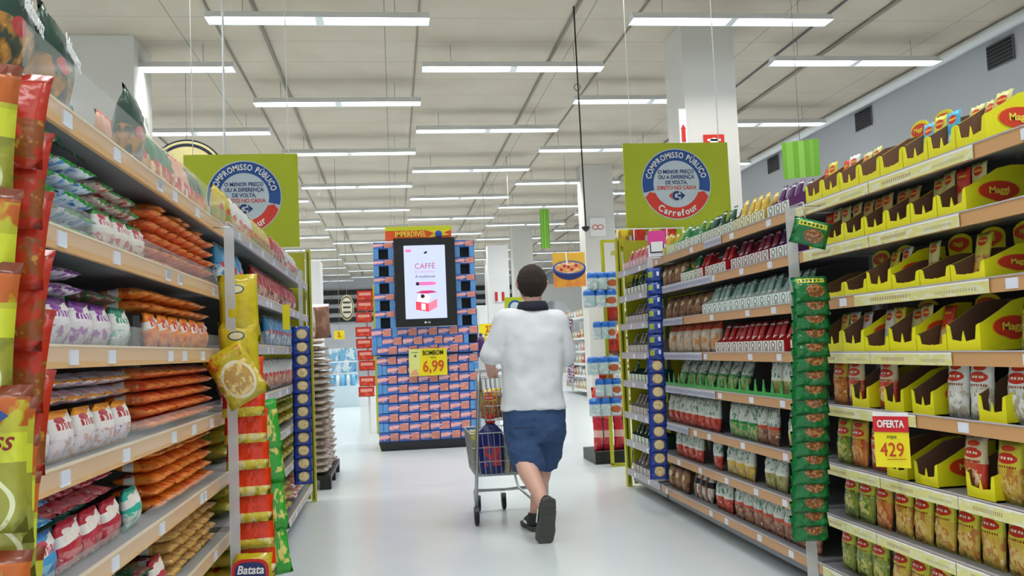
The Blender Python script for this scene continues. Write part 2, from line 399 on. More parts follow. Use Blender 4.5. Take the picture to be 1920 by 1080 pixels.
def blue_rail(y0, y1, z, k):
    m = pmat('grey_blue_rail_strip', '#a9afc4', [('n', 0, 1, 8, .52, '#c8ccd8'), ('s', .1, 3.9, .3, .7, 12, '#8a8fa8'), ('v', .86, 1, '#dfe2ea')], .35, 0)
    o = MB().quadf([(1.924, y0, z-.043), (1.924, y1, z-.043), (1.924, y1, z+.003), (1.924, y0, z+.003)], [(0, 0), (4, 0), (4, 1), (0, 1)]).obj('shelf_edge_strip', m)
    tag(o, 'grey blue printed strip on %s right shelf edge from floor, middle bay' % ORD[k], 'strip')
for k, (a, c) in ((3, (5.35, 6.55)), (4, (5.55, 6.55)), (5, (5.9, 6.55)), (6, (5.3, 6.55)), (2, (5.9, 6.55)), (7, (5.1, 5.4))): blue_rail(a, c, ZR[k], k)
# acrylic risers on the left shelves
for k, z in enumerate(ZL[1:]):
    h = .062 if k != 5 else .115
    o = MB().box(-.716, -.713, 1.88, 4.05, z-.03, z+h).obj('acrylic_riser', M['clear'])
    tag(o, 'clear acrylic fence along front of %s left shelf up, near bay' % ORD[k+1], 'shelf fence')
for k in (4, 6):
    o = MB().box(-.716, -.713, 4.3, 7.6, ZLF[k]-.03, ZLF[k]+.08).obj('acrylic_riser', M['clear'])
    tag(o, 'clear acrylic fence along %s shelf up of far left bay' % ORD[k], 'shelf fence')
# ------------------------------------------------------------------ left shelves: noodle and pasta packets
def film(name, base, top, logo, pic, pic2, blot='#ffffff'):
    return pmat(name, base, [('v', 0, .42, pic), ('n', .02, .44, 5, .5, pic2), ('n', .04, .4, 9, .6, blot), ('v', .84, 1, top), ('d', .5, .25, .22, '#f2f0ec'),
        ('s', .14, .86, .6, .74, 9, logo), ('e', .3, .8, .17, .07, logo), ('v', 0, .045, top)], .3)
F = {
 'green': film('noodle_film_green', '#dfe8dc', '#1f9a2e', '#2f62b0', '#cfd9c8', '#3f9a45'),
 'bluegreen': film('noodle_film_white_green', '#e9efec', '#23a135', '#2a6bc0', '#dfe9ef', '#4d8fd0'),
 'gred': film('noodle_film_green_red', '#e6e3da', '#2c8a3a', '#c0304a', '#d8c9ba', '#b54a4a'),
 'purple': film('noodle_film_purple', '#e7e2ea', '#6a2a85', '#8a3aa0', '#dcd4dd', '#9a5aa8', '#b9d8c6'),
 'teal': film('noodle_film_teal_white', '#e4ebe8', '#1f8a6d', '#2a9a78', '#d5e2dc', '#7abfa8'),
 'orange': film('noodle_film_orange', '#f4861e', '#f78a12', '#d8381c', '#f09038', '#d8561c', '#f6c890'),
 'ored': film('noodle_film_orange_red', '#f0803a', '#f58a1a', '#e03c28', '#ee8448', '#e0552c', '#f6c8a0'),
 'wor': film('noodle_film_white_orange', '#efeaec', '#ee9a22', '#b83a4a', '#e6dcea', '#cf9a90', '#8a6a9a'),
 'tl': film('noodle_film_turquoise', '#2fb9a4', '#27ab98', '#f2ece2', '#cfe3da', '#3ac0aa', '#e8b060'),
 'red': film('noodle_film_red', '#c2283f', '#b51f3a', '#f0e4da', '#d6838a', '#c23048', '#efd8c8'),
 'blue': film('noodle_film_blue', '#3f9ed8', '#2c8ccc', '#d0405a', '#7fc0e0', '#3a90cc', '#e8d8a0'),
 'yel': film('noodle_film_cream', '#dcb968', '#d6a848', '#c43a3a', '#d9b070', '#b98a44', '#efe2b8'),
 'dgreen': film('noodle_film_dark_green', '#2f6a3f', '#245c35', '#e8ecd8', '#8a4a4a', '#2a7040', '#d8d0b8'),
 'brown': film('noodle_film_brown', '#8a4a30', '#7c3a26', '#e8d8b8', '#a8603a', '#6a3424', '#d8b890'),
}
NP = {k: packs('noodle_'+k, .15, .115, .05, m, 3, crimp=.07) for k, m in F.items()}     # upright, width along the shelf
NL = {k: packs('noodlelie_'+k, .118, .155, .038, m, 3, crimp=.05, zig=.003, wr=.002) for k, m in F.items()}  # lying, crimped end to the aisle
def sh(k): return ZL[k]+.004
G = 'noodle packets '
def Lst(k, col, y0, y1, words, w=.156, off=.06, z=0, rx=.05): stand(NP[col], 'noodle_packet', 'L', y0, y1, sh(k)+z, words, G+'standing, '+words, w, off, rx)
def Lpl(k, col, y0, y1, words, tiers, z=0, off=.03, dz=.041, w=.124, **kw): pile(NL[col], 'noodle_packet', 'L', y0, y1, sh(k)+z, words, G+'stacked, '+words, w, tiers, dz, off, **{'jit': .02, **kw})
# sixth shelf (eye level above): green noodle stacks, then orange
Lpl(5, 'green', 1.95, 2.2, 'green and white packet pile behind acrylic', 6, dz=.039)
Lpl(5, 'bluegreen', 2.22, 2.47, 'white and blue packet pile with green ends', 5)
Lst(5, 'gred', 2.5, 3.0, 'green and red packet below the top shelf')
Lpl(5, 'gred', 2.52, 2.98, 'red striped packet lying on green ones', 2, z=.118, off=.04, jit=.08)
Lpl(5, 'ored', 3.02, 4.02, 'orange red packet pile below the top shelf', 5)
Lpl(5, 'orange', 3.05, 4.0, 'plain orange packet on the orange heap', 1, z=.2, off=.05, jit=.1, drop=.3)
# fifth shelf
Lst(4, 'purple', 1.84, 2.62, 'purple and white packet on fifth shelf')
Lpl(4, 'purple', 1.86, 2.5, 'purple packet lying on upright purple ones', 2, z=.118, off=.04, jit=.06, w=.13)
Lst(4, 'teal', 2.64, 2.95, 'white packet with teal ends beside purple')
Lpl(4, 'dgreen', 2.5, 2.8, 'dark green packet lying between purple and teal', 1, z=.118, off=.05, jit=.05)
Lst(4, 'orange', 2.98, 4.02, 'orange packet standing on the fifth shelf', off=.06)
Lpl(4, 'orange', 2.98, 4.0, 'orange packet lying on fifth shelf row', 2, z=.118, off=.05, jit=.05)
# fourth shelf
Lst(3, 'wor', 1.86, 2.92, 'white packet with orange ends, fourth shelf')
Lpl(3, 'wor', 1.86, 2.86, 'white orange packet lying on fourth shelf', 2, z=.118, off=.05, jit=.1, w=.142)
Lpl(3, 'ored', 2.95, 4.02, 'orange red packet stack on fourth shelf', 5)
Lpl(3, 'orange', 2.6, 4.0, 'orange packet lying behind fourth shelf stacks', 1, z=.21, off=.21, jit=.1, w=.15)
# third shelf
Lst(2, 'blue', 1.9, 2.22, 'light blue packet on the third shelf')
Lpl(2, 'blue', 1.92, 2.2, 'blue packet lying on upright blue ones', 2, z=.118, off=.04, jit=.05)
Lst(2, 'red', 2.22, 2.72, 'crimson red packet on the third shelf')
Lpl(2, 'red', 2.1, 2.7, 'crimson packet lying over the red row', 2, z=.118, off=.05, jit=.1, w=.142)
Lst(2, 'tl', 2.74, 3.0, 'turquoise packet standing on third shelf')
Lpl(2, 'tl', 2.3, 3.02, 'turquoise packet in the third shelf pile', 5, z=0, off=.2, jit=.02, w=.122)
Lpl(2, 'orange', 3.04, 4.02, 'bright orange packet stack on third shelf', 5)
# second shelf
Lpl(1, 'dgreen', 2.6, 3.0, 'dark green packet pile on second shelf', 3)
Lst(1, 'red', 3.0, 3.2, 'red packet standing on the second shelf')
Lpl(1, 'yel', 3.2, 4.02, 'cream yellow packet stack on second shelf', 5)
Lpl(0, 'brown', 3.3, 4.02, 'brown packet pile on the lowest shelf', 3)
# top shelf: crisp bags
def bagfilm(name, base, mid, pic, logo='#e9ece8', y=.62):
    return pmat(name, base, [('v', .1, .5, mid), ('n', .04, .52, 4, .47, pic), ('n', .1, .45, 8, .6, '#d9a35a'), ('e', .3, .48, .12, .08, '#c23a3a'), ('v', .95, 1, mid)], .25, .35, 14)
crisp = packs('crisp_bag', .26, .25, .09, bagfilm('crisp_film_dark_green', '#2c4a3d', '#3a4a3c', '#b5803c'), 2, crimp=.06)
for i, (y, z, rx) in enumerate(((1.97, .0, .04), (2.235, .0, .04), (2.88, 0.0, .04))):
    o = put(crisp[i % 2], 'crisp_bag', 'L', y, sh(6)+z, .075, 'dark green crisp bag on left top shelf, %s from the camera' % ORD[i], 'crisp bag', None, rx=rx if i else .1, rz=.12, ry=0)
    if i < 3: text('lakissvoz' if i < 2 else 'lakiss', .062 if i < 2 else .05, M['white'], o, (0, -.05, .165), bold=.02, sx=.72, shear=.3, rot=(-.12, .08, 0))
sm = {c: packs('snackbag_'+c, .13, .2, .045, bagfilm('snack_film_'+c, a, b, p), 2) for c, a, b, p in (('green', '#1f5a34', '#c9a06a', '#d96a3a'), ('peach', '#d9a184', '#c84a3a', '#e8d8c0'), ('mint', '#3f7a58', '#e0c9a0', '#c05a3a'), ('yel', '#d9b83a', '#d98a3a', '#c23a2a'))}
stand(sm['green'], 'snack_bag', 'L', 2.34, 2.74, sh(6)-.03, 'low green snack bag on left top shelf', 'low green snack bags', .134, .1, .3)
for c, y0, y1, w in (('green', 3.02, 3.15, 'first dark green small bag on top shelf'), ('mint', 3.16, 3.5, 'green and cream small bag on top shelf'), ('peach', 3.5, 3.7, 'peach coloured small bag on top shelf'), ('green', 3.7, 4.05, 'dark green small bag near the bay join')):
    stand(sm[c], 'snack_bag', 'L', y0, y1, sh(6), w, 'small bags on the left top shelf', .1, .07, .15)
stand(sm['peach'], 'snack_bag', 'L', 3.05, 4.0, sh(6)+.05, 'peach small bag behind the front row', 'small bags in the second row of top shelf', .11, .2, .1)
# far left bay
def fsh(k): return ZLF[k]+.004
PA = {k: packs('pasta_'+k, .16, .2, .06, bagfilm('pasta_film_'+k, a, b, p), 2) for k, a, b, p in (('gold', '#c9b535', '#b8972f', '#8a9a3a'), ('red', '#b8303c', '#d9b0a0', '#7a2020'), ('white', '#d8dad8', '#c9b090', '#c0404a'), ('blue', '#4a9ad0', '#cfe2ee', '#3a7ab0'), ('green', '#3a7a4a', '#cfd8c0', '#d9b848'))}
PL = {k: packs('pastalie_'+k, .17, .24, .07, bagfilm('pasta_film_'+k, '#000000', '#000000', '#000000'), 2) for k in PA}
def Fst(k, c, y0, y1, words, w=.165, rx=.08): stand(PA[c], 'pasta_bag', 'L', y0, y1, fsh(k), words, 'pasta bags, '+words, w, .07, rx)
def Fpl(k, c, y0, y1, words, t, **kw): pile(PL[c], 'pasta_bag', 'L', y0, y1, fsh(k), words, 'pasta bags, '+words, .185, t, .074, .035, jit=.02, **kw)
Fst(6, 'gold', 4.25, 4.6, 'yellow snack bag on far bay top shelf'); Fst(6, 'white', 4.6, 5.3, 'white snack bag on far bay top shelf')
Fst(6, 'gold', 5.3, 6.1, 'yellow green bag further on the top shelf'); Fst(6, 'red', 6.1, 6.9, 'red bag near end of top shelf'); Fst(6, 'white', 6.9, 7.6, 'white bag at end of top shelf')
Fst(5, 'blue', 4.25, 5.0, 'blue bag below far top shelf'); Fst(5, 'red', 5.3, 7.6, 'dark red bag below far top shelf')
Fst(4, 'green', 4.8, 5.6, 'green bag at eye level in far bay'); Fst(4, 'blue', 5.8, 7.4, 'pale blue bag at eye level in far bay')
Fst(3, 'white', 4.3, 7.5, 'white pasta bag on far bay fourth shelf')
Fpl(2, 'gold', 4.3, 7.2, 'golden pasta bag on far bay third shelf', 3); Fpl(1, 'gold', 4.3, 7.2, 'golden pasta bag on far bay second shelf', 3)
Fpl(0, 'gold', 4.5, 6.9, 'golden pasta bag on far bay base', 3); Fpl(0, 'white', 6.9, 7.7, 'white pasta bag on far bay base', 2)
# ------------------------------------------------------------------ right shelves: yellow trays of the near bay
yel = pmat('tray_card_yellow', '#e6e21a', [('n', 0, 1, 3, .62, '#d8d81a')], .4, 0); M['tbrown'] = mat('tray_card_inside', '#6b4c3e', .75)
M['ored'] = mat('oval_badge_red', '#d8401f', .4); M['obord'] = mat('oval_badge_border', '#f0a020', .4); M['logoy'] = mat('badge_lettering_yellow', '#f7d94a', .4)
def badge(parent, loc, w, h, rot, txt='Maggi', ts=.5):
    def oval(k, y):
        b = MB(); n = 22; P = []
        for i in range(n):
            a = 2*PI*i/n; x = math.cos(a)*w/2*k; z = math.sin(a)*h/2*k
            if z < 0 and abs(x) < w*.16: z -= (w*.16-abs(x))*.9*h/w*1.1
            P.append((x, z))
        return b.prism(P, y, y+.0012)
    o = oval(1.06, 0).obj('badge', M['obord'], parent, loc); o.rotation_euler = rot
    oval(1, -.0014).obj('badge_face', M['ored'], o)
    text(txt, h*ts, M['logoy'], o, (0, -.003, 0), bold=.03, sx=1.05, ext=.0005)
def tray(y, z, w, kind, label, off=.016, h=.19, d=.24):
    """open card tray: tall inner back, side cheeks sweeping down to a low lip with posts"""
    if kind == 'head' and z < 1.7: h = .122
    g = empty('card_tray', label, 'display tray', (1.93+off, y, z+.004), -PI/2, 'yellow seasoning card trays')
    hw = w/2
    def cheek(x, name):
        P = [(0, 0), (d, 0), (d, h), (d*.72, h), (d*.5, h*.93), (d*.3, h*.76), (d*.12, h*.62), (.01, h*.56), (0, h*.54)]
        b = MB()
        b.quadf([(x, p[0], p[1]) for p in P], None, 0); b.quadf([(x+.003, p[0], p[1]) for p in P][::-1], None, 1)
        for i in range(len(P)):
            a, c = P[i], P[(i+1) % len(P)]; b.quadf([(x, a[0], a[1]), (x+.003, a[0], a[1]), (x+.003, c[0], c[1]), (x, c[0], c[1])], None, 0)
        return b.obj(name, [M['tbrown'], yel] if x > 0 else [yel, M['tbrown']], g, fix=False)
    # local +x faces the camera end of the shelf once turned
    MB().box(-hw, hw, 0, d, 0, .004).obj('bottom', yel, g)
    MB().box(-hw, hw, d-.004, d, 0, h, 0, 1).obj('back_panel', [yel, M['tbrown']], g)
    a = cheek(hw-.003, 'side_panel'); cheek(-hw, 'side_panel')
    b = MB(); n = 8; P = [(-hw, 0), (hw, 0), (hw, h*.54)]
    P += [(hw*.8, h*.5), (hw*.7, h*.24), (hw*.12, h*.2), (0, h*.4) if kind == 'post' else (0, h*.22), (-hw*.12, h*.2), (-hw*.7, h*.24), (-hw*.8, h*.5), (-hw, h*.54)]
    b.prism(P, -.003, 0).obj('front_lip', yel, g)
    badge(g, (hw+.002, d*.5, h*.45), d*.62, h*.4, (0, 0, PI/2), 'Maggi', .5)
    if kind == 'head':
        P = [(-hw*.75, h-.01), (hw*.75, h-.01), (hw*.78, h+.03)]+[(math.cos(t)*hw*.8, h+.05+math.sin(t)*.035) for t in [PI*i/8 for i in range(9)]]+[(-hw*.78, h+.03)]
        hc = MB().prism(P, d-.008, d-.005).obj('header_card', yel, g)
        badge(g, (0, d-.011, h+.045), hw*1.35, .05, (0, 0, 0), 'Maggi', .5)
    return g
SF = {k: packs('sachet_'+k, .082, .165, .018, pmat('sachet_film_'+k, a, [('v', .0, .5, b), ('n', .02, .52, 6, .5, c2), ('n', .04, .5, 12, .6, '#e9d9b0'), ('e', .5, .82, .3, .1, '#c8321e'), ('s', .24, .76, .8, .85, 9, '#f3d24a'), ('e', .5, .34, .3, .12, c3)], .3), 2, crimp=.04, wr=.001) for k, a, b, c2, c3 in
      (('yellow', '#d6d14a', '#d2a24a', '#b86a2c', '#e0c060'), ('gold', '#cfcf88', '#c98a4a', '#9a4a34', '#d9a060'), ('purple', '#c9b470', '#7a4a62', '#4a2a4a', '#d0a848'), ('red', '#d33a28', '#d9b04a', '#c83a2a', '#eed8a0'), ('white', '#dfe3dd', '#c9ccc2', '#a9a890', '#c8d8b0'), ('bluew', '#4ab4dc', '#3aa0c8', '#d8e8ee', '#e8f0f2'), ('green', '#2f8a3a', '#d8dccf', '#c08a5a', '#dfe5dc'))}
def Rsa(c, k, y, words, off=.09, rx=.18, rz=0, dz=0, grp='seasoning sachets in the yellow trays'):
    put(rnd.choice(SF[c]), 'seasoning_sachet', 'R', y, ZR[k]+.012+dz, off, words, 'sachet', grp, rx=-rx, rz=rz)
def trays(k, y0, w, seq, zn, h=.19):
    """seq: one (kind, sachet colours) per tray, walking towards the camera end"""
    y = y0
    for i, (kind, cs) in enumerate(seq):
        tray(y-w/2, ZR[k], w-.006, kind, 'yellow card tray with red oval on %s, %s from the green strip' % (zn, ORD[i]), h=h)
        for q, c in enumerate(cs):
            if c: Rsa(c, k, y-w*(q+.5)/len(cs), '%s sachet in %s tray from green strip, %s' % (dict(yellow='yellow', gold='pale gold', purple='purple and gold', red='red', white='white', bluew='blue', green='green')[c], ORD[i], zn), rx=rnd.uniform(.02, .28), rz=rnd.uniform(-.1, .1), dz=.004*q)
        y -= w
trays(7, 4.02, .165, [('post', ['red', 'yellow']), ('post', ['red', 'white']), ('post', ['gold', 'gold']), ('head', [None, None]), ('head', [None, None]), ('post', ['bluew', 'yellow']), ('post', ['bluew', 'gold']), ('post', ['gold', 'gold']), ], 'right top shelf', .17)
trays(6, 4.02, .17, [('post', ['red', 'gold']), ('post', ['gold', 'gold']), ('post', ['purple', 'purple']), ('post', ['purple', 'purple']), ('post', ['purple', None]), ('post', ['gold', 'gold']), ('post', ['red', 'gold']), ], 'seventh right shelf', .16)
trays(5, 3.9, .19, [('head', [None, None]), ('head', [None, None]), ('post', ['yellow', 'white']), ('head', [None, 'gold']), ('head', [None, None]), ('head', ['yellow', None])], 'sixth right shelf', .17)
trays(4, 3.95, .19, [('post', ['yellow', 'white']), ('post', ['white', None]), ('head', ['white', 'yellow']), ('post', ['gold', 'gold']), ('head', ['red', None]), ('post', [None, None])], 'fifth right shelf', .18)
PF = {k: packs('pouch_'+k, .13, .205, .05, pmat('pouch_film_'+k, a, [('v', .02, .55, b), ('n', .02, .6, 4, .5, c2), ('n', .05, .5, 9, .6, '#e9d9a8'), ('e', .5, .3, .33, .16, c3), ('en', .5, .3, .33, .16, 9, .5, c2), ('s', .15, .85, .56, .6, 14, '#8a3a20'), ('e', .5, .72, .38, .09, '#cf3020'), ('s', .2, .8, .7, .74, 8, '#f6ead0'), ('e', .5, .88, .25, .05, '#d8401f')], .26), 2, crimp=.05, waist=.05) for k, a, b, c2, c3 in
      (('yellow', '#d5ce3a', '#cdb040', '#b87a30', '#d6b860'), ('green', '#b9c440', '#8a9a3a', '#5a7a2c', '#c6c060'), ('orange', '#d8b23a', '#cf8034', '#b4541f', '#d9a860'), ('white', '#dfe2da', '#d2d6cf', '#b0a898', '#e4e8e4'), ('red', '#d9c8a0', '#c9402c', '#c85a3a', '#eed0a8'), ('lime', '#c2d23a', '#a8a898', '#6a8a3a', '#8a6a52'))}
def Rpo(k, c, y0, y1, words, off=.07, w=.135, rx=.08): stand(PF[c], 'seasoning_pouch', 'R', y0, y1, ZR[k], words, 'pouches, '+words, w, off, rx)
put(PF['green'][0], 'seasoning_pouch', 'R', 2.66, ZR[4], .09, 'green pouch at near end of the fifth right shelf', 'pouch', None, rx=-.15)
put(PF['green'][1], 'seasoning_pouch', 'R', 2.52, ZR[4], .09, 'second green pouch on fifth right shelf, nearest the camera', 'pouch', None, rx=-.1)
# fourth shelf: pouches with trays between
for i, (a, c, w_) in enumerate(((3.92, 'orange', 'amber'), (3.78, 'red', 'red'), (3.52, 'red', 'red topped'), (3.05, 'white', 'white green topped'), (2.92, 'white', 'white centre'), (2.72, 'white', 'leaning white'), (2.52, 'lime', 'lime'))):
    Rpo(3, c, a-.07, a+.07, '%s pouch on the fourth right shelf of near bay' % w_)
for i, y in enumerate((3.66, 3.4, 3.2, 2.8, 2.4)): tray(y, ZR[3], .14 if i < 4 else .2, 'post', 'yellow card tray between pouches on fourth right shelf, %s from green strip' % ORD[i], off=.03, h=.17)
for a, c, w_ in ((3.92, 'green', 'dark green'), (3.78, 'orange', 'golden'), (3.62, 'red', 'red and white'), (2.98, 'red', 'red rice'), (2.8, 'yellow', 'yellow'), (2.66, 'red', 'red tomato'), (2.5, 'lime', 'lime soup'), (2.36, 'white', 'pale')):
    Rpo(2, c, a-.07, a+.07, '%s pouch on the third right shelf of near bay' % w_)
for i, y in enumerate((3.42, 3.22, 2.9, 2.6)): tray(y, ZR[2], .15, 'post', 'yellow card tray on third right shelf of near bay, %s from strip' % ORD[i], off=.035, h=.16)
Rpo(1, 'green', 3.68, 4.02, 'green yellow pouch on second right shelf'); Rpo(1, 'orange', 3.54, 3.68, 'amber pouch on second right shelf'); Rpo(1, 'yellow', 2.297, 3.53, 'yellow pouch on second right shelf', w=.137)
Rpo(0, 'green', 3.6, 4.02, 'green yellow pouch on lowest right shelf'); Rpo(0, 'yellow', 2.63, 3.58, 'yellow pouch on lowest right shelf')
# ------------------------------------------------------------------ middle right bay: sachet cartons
def carton_proto(name, col, label='#e9ebe4', ink='#2f6a50'):
    """low white front with a round mark, coloured cheeks rising to the back"""
    lm = pmat('carton_front_'+name, label, [('e', .5, .62, .3, .3, ink), ('e', .5, .62, .19, .2, label), ('s', .2, .8, .12, .3, 8, ink)], .45, 0)
    cm = mat('carton_side_'+name, col, .4); b = MB(); w = .08; d = .17; h0 = .062; h = .10
    front = MB().box(-w/2, w/2, -.002, 0, 0, h0, 0).mesh('carton_front', lm)
    body = MB()
    for x in (-w/2, w/2-.003):
        P = [(0, 0), (d, 0), (d, h), (d*.4, h), (0, h0)]
        body.quadf([(x, *p) for p in P]); body.quadf([(x+.003, *p) for p in P][::-1])
        for i in range(5): a, c = P[i], P[(i+1) % 5]; body.quadf([(x, *a), (x+.003, *a), (x+.003, *c), (x, *c)])
    body.box(-w/2, w/2, d-.003, d, 0, h); body.box(-w/2, w/2, 0, d, 0, .003)
    return body.mesh('carton_body', cm), front
CP = {k: carton_proto(k, *v) for k, v in dict(green=('#2f8a48',), dark=('#23443a', '#dfe3d4', '#5a8a70'), gold=('#c9b04a', '#e6e0c4', '#6a8a50'), purple=('#5a2668', '#e3e6df', '#3a6a5a'), red=('#c3202a', '#dfe0d8', '#4a3a3a'), maroon=('#8f1f3a', '#dccfd0', '#3f5a4a'), teal=('#c9dcd4', '#e4ece8', '#2a7a6a'), lime=('#8fbf4a', '#e4ead0', '#7aa84a'), brown=('#5a4038', '#a8907a', '#3a2a24'), grey=('#8f8c84', '#cfc9c4', '#3a3634'), rose=('#c8627a', '#e6d4d4', '#7a3a4a')).items()}
SS = {k: pillow('slim_'+k, .056, .172, .026, pmat('slim_film_'+k, a, [('v', .5, 1, b), ('v', .86, .92, a), ('n', .05, .5, 5, .5, b), ('e', .5, .35, .3, .12, '#e8e4d8')], .3), crimp=.04, wr=.001) for k, a, b in (('green', '#dfe6dc', '#2f7a4a'), ('dark', '#cfd8cc', '#1f4a3a'), ('gold', '#e0d8b0', '#c8a83a'), ('purple', '#dcd6e0', '#54205f'), ('red', '#e8dcd8', '#c4202a'), ('maroon', '#dccfd4', '#86203c'), ('teal', '#dfe8e6', '#8fb8b0'), ('lime', '#e4ecc8', '#7ab03a'), ('brown', '#8a6a50', '#4a3428'), ('grey', '#c9c4bc', '#77726a'), ('rose', '#e8d8d8', '#b85a6a'))}
def cartons(k, y0, y1, c, words, gap=.09, fill=.75, n2=2):
    n = max(1, int((y1-y0)/gap+.01))
    for i in range(n):
        y = y0+gap*(i+.5)
        g = empty('sachet_carton', lab('%s sachet carton %s' % (c if c not in ('teal', 'dark', 'gold', 'grey') else {'teal': 'white and teal', 'dark': 'dark green', 'gold': 'straw yellow', 'grey': 'grey brown'}[c], words), i, n), 'carton', (1.945, y, ZR[k]+.004), -PI/2, 'sachet cartons '+words)
        link('carton_body', CP[c][0], g); link('carton_front', CP[c][1], g)
        if rnd.random() < fill:
            for q in range(n2):
                o = link('soup_sachet', SS[c]); o.location = (1.945+.022+.045*q+rnd.uniform(0, .01), y, ZR[k]+.01); o.rotation_euler = (-rnd.uniform(.3, .42), 0, -PI/2+rnd.uniform(-.05, .05))
                tag(o, lab('%s sachet in carton %s' % (c, words), i, n)+'' , 'sachet', 'soup sachets '+words)
T8 = 'on right top shelf'; T7 = 'on seventh right shelf'; T6 = 'on sixth right shelf'; T5 = 'on fifth right shelf'
cartons(7, 4.2, 4.5, 'purple', T8); cartons(7, 4.5, 4.95, 'gold', T8); cartons(7, 4.95, 5.5, 'dark', T8); cartons(7, 5.5, 6.05, 'green', T8); cartons(7, 6.05, 6.3, 'lime', T8); cartons(7, 6.3, 6.5, 'gold', 'by pink tag')
cartons(6, 4.2, 4.48, 'purple', T7); cartons(6, 4.48, 5.1, 'maroon', T7); cartons(6, 5.1, 5.5, 'red', T7); cartons(6, 5.5, 5.68, 'red', 'by green ones'); cartons(6, 5.68, 5.98, 'green', T7)
cartons(5, 4.2, 5.55, 'teal', T6, fill=1)
cartons(4, 4.2, 4.36, 'gold', T5); cartons(4, 4.36, 5.4, 'red', T5, fill=.9)
BR = packs('pouch_kraft', .14, .17, .06, pmat('kraft_pouch', '#8a5f42', [('v', .2, .8, '#a37850'), ('n', .1, .7, 4, .5, '#6a4430'), ('v', .88, 1, '#5a3a2a'), ('e', .5, .6, .25, .12, '#e2cfa8')], .4), 2)
OW = packs('pouch_cream', .16, .2, .07, pmat('cream_pasta_pouch', '#e0cdb4', [('n', .05, .6, 4, .5, '#d99a5a'), ('v', .75, 1, '#d2543a'), ('e', .5, .6, .25, .12, '#f0e4d4')], .35), 2)
stand(BR, 'brown_pouch', 'R', 5.98, 6.6, ZR[6], 'brown kraft pouch on seventh right shelf', 'brown pouches, seventh right shelf', .145, .08, .12)
stand(BR, 'brown_pouch', 'R', 5.6, 6.6, ZR[5], 'brown kraft pouch on sixth right shelf', 'brown pouches, sixth right shelf', .16, .08, .3)
stand(OW, 'pasta_pouch', 'R', 5.45, 6.55, ZR[4], 'cream pasta pouch on fifth right shelf', 'cream pouches, fifth right shelf', .175, .08, .15)
# fourth shelf: green comb tray with pouches
gm = mat('comb_tray_green', '#25a03a', .35); b = MB(); b.box(1.936, 1.94, 4.25, 6.5, ZR[3]+.004, ZR[3]+.03)
for i in range(20):
    y = 4.3+i*.112; b.quadf([(1.936, y-.022, ZR[3]+.028), (1.936, y+.022, ZR[3]+.028), (1.937, y+.004, ZR[3]+.095), (1.937, y-.004, ZR[3]+.095)]); b.quadf([(1.941, y-.022, ZR[3]+.028), (1.94, y-.004, ZR[3]+.095), (1.94, y+.004, ZR[3]+.095), (1.941, y+.022, ZR[3]+.028)])
tag(b.obj('comb_divider', gm), 'green toothed plastic divider along fourth right shelf, middle bay', 'shelf divider')
CB = {k: packs('clear_'+k, .135, .205, .055, pmat('clear_bag_'+k, '#cfd8d0', [('v', .0, .42, b_), ('n', .0, .5, 6, .48, c_), ('n', .0, .42, 11, .6, '#e8dcc0'), ('n', .5, .95, 7, .52, '#5a8f74'), ('n', .5, .95, 13, .6, '#e8eeea'), ('v', .42, .5, a_)], .25), 2, crimp=.05) for k, a_, b_, c_ in
      (('red', '#e0e4dc', '#c84a34', '#b83020'), ('green', '#2f8a44', '#a8b070', '#3f9a4a'), ('yellow', '#e0dcc0', '#d9b93a', '#b9a070'), ('brown', '#c84a34', '#a87858', '#7a4a3a'), ('olive', '#dfe4d4', '#a8a060', '#8a8a48'))}
def Cst(k, c, y0, y1, words, w=.138, off=.07, rx=.06): stand(CB[c], 'grain_bag', 'R', y0, y1, ZR[k], words, 'clear bags, '+words, w, off, rx)
Cst(3, 'olive', 4.25, 4.7, 'clear topped bag at near end of green divider'); Cst(3, 'green', 5.0, 6.5, 'green bag leaning behind toothed green divider', w=.19, rx=.35)
Cst(2, 'yellow', 4.22, 4.5, 'yellow beans bag on third right shelf'); Cst(2, 'brown', 4.62, 4.9, 'brown red bag on third right shelf'); Cst(2, 'green', 4.9, 5.45, 'green mixed bag on third right shelf'); Cst(2, 'red', 5.5, 6.55, 'red beans bag on third right shelf', w=.13)
Cst(1, 'brown', 4.2, 4.45, 'brown bag on second right shelf'); Cst(1, 'olive', 4.55, 4.95, 'olive grain bag on second right shelf'); Cst(1, 'yellow', 4.98, 5.5, 'yellow grain bag on second right shelf'); Cst(1, 'red', 5.5, 5.65, 'single red bag on second right shelf'); Cst(1, 'red', 5.85, 6.5, 'red beans bag on second right shelf')
Cst(0, 'brown', 4.2, 5.35, 'brown mixed bag on lowest right shelf'); Cst(0, 'red', 5.35, 5.75, 'red topped bag on lowest right shelf')
stand(packs('pouch_choc', .12, .19, .06, pmat('white_striped_pouch', '#e4e2dc', [('u', .3, .7, '#8a5a3a'), ('v', .5, .7, '#2a2420'), ('n', .1, .5, 5, .5, '#b07a4a')], .35), 2), 'striped_pouch', 'R', 5.75, 6.1, ZR[0], 'white and black pouch on lowest right shelf', 'striped pouches', .11, .08)
stand(BR, 'brown_pouch', 'R', 6.15, 6.6, ZR[0], 'brown kraft pouch on lowest right shelf', 'brown pouches, lowest right shelf', .15, .06, .1)
for k, c in ((7, 'rose'), (6, 'dark'), (5, 'grey'), (4, 'grey'), (3, 'dark'), (2, 'grey'), (1, 'dark'), (0, 'grey')):
    cartons(k, 6.75, 7.5, c, 'in end bay, %s shelf up' % ORD[k], gap=.105, n2=1, fill=.8)
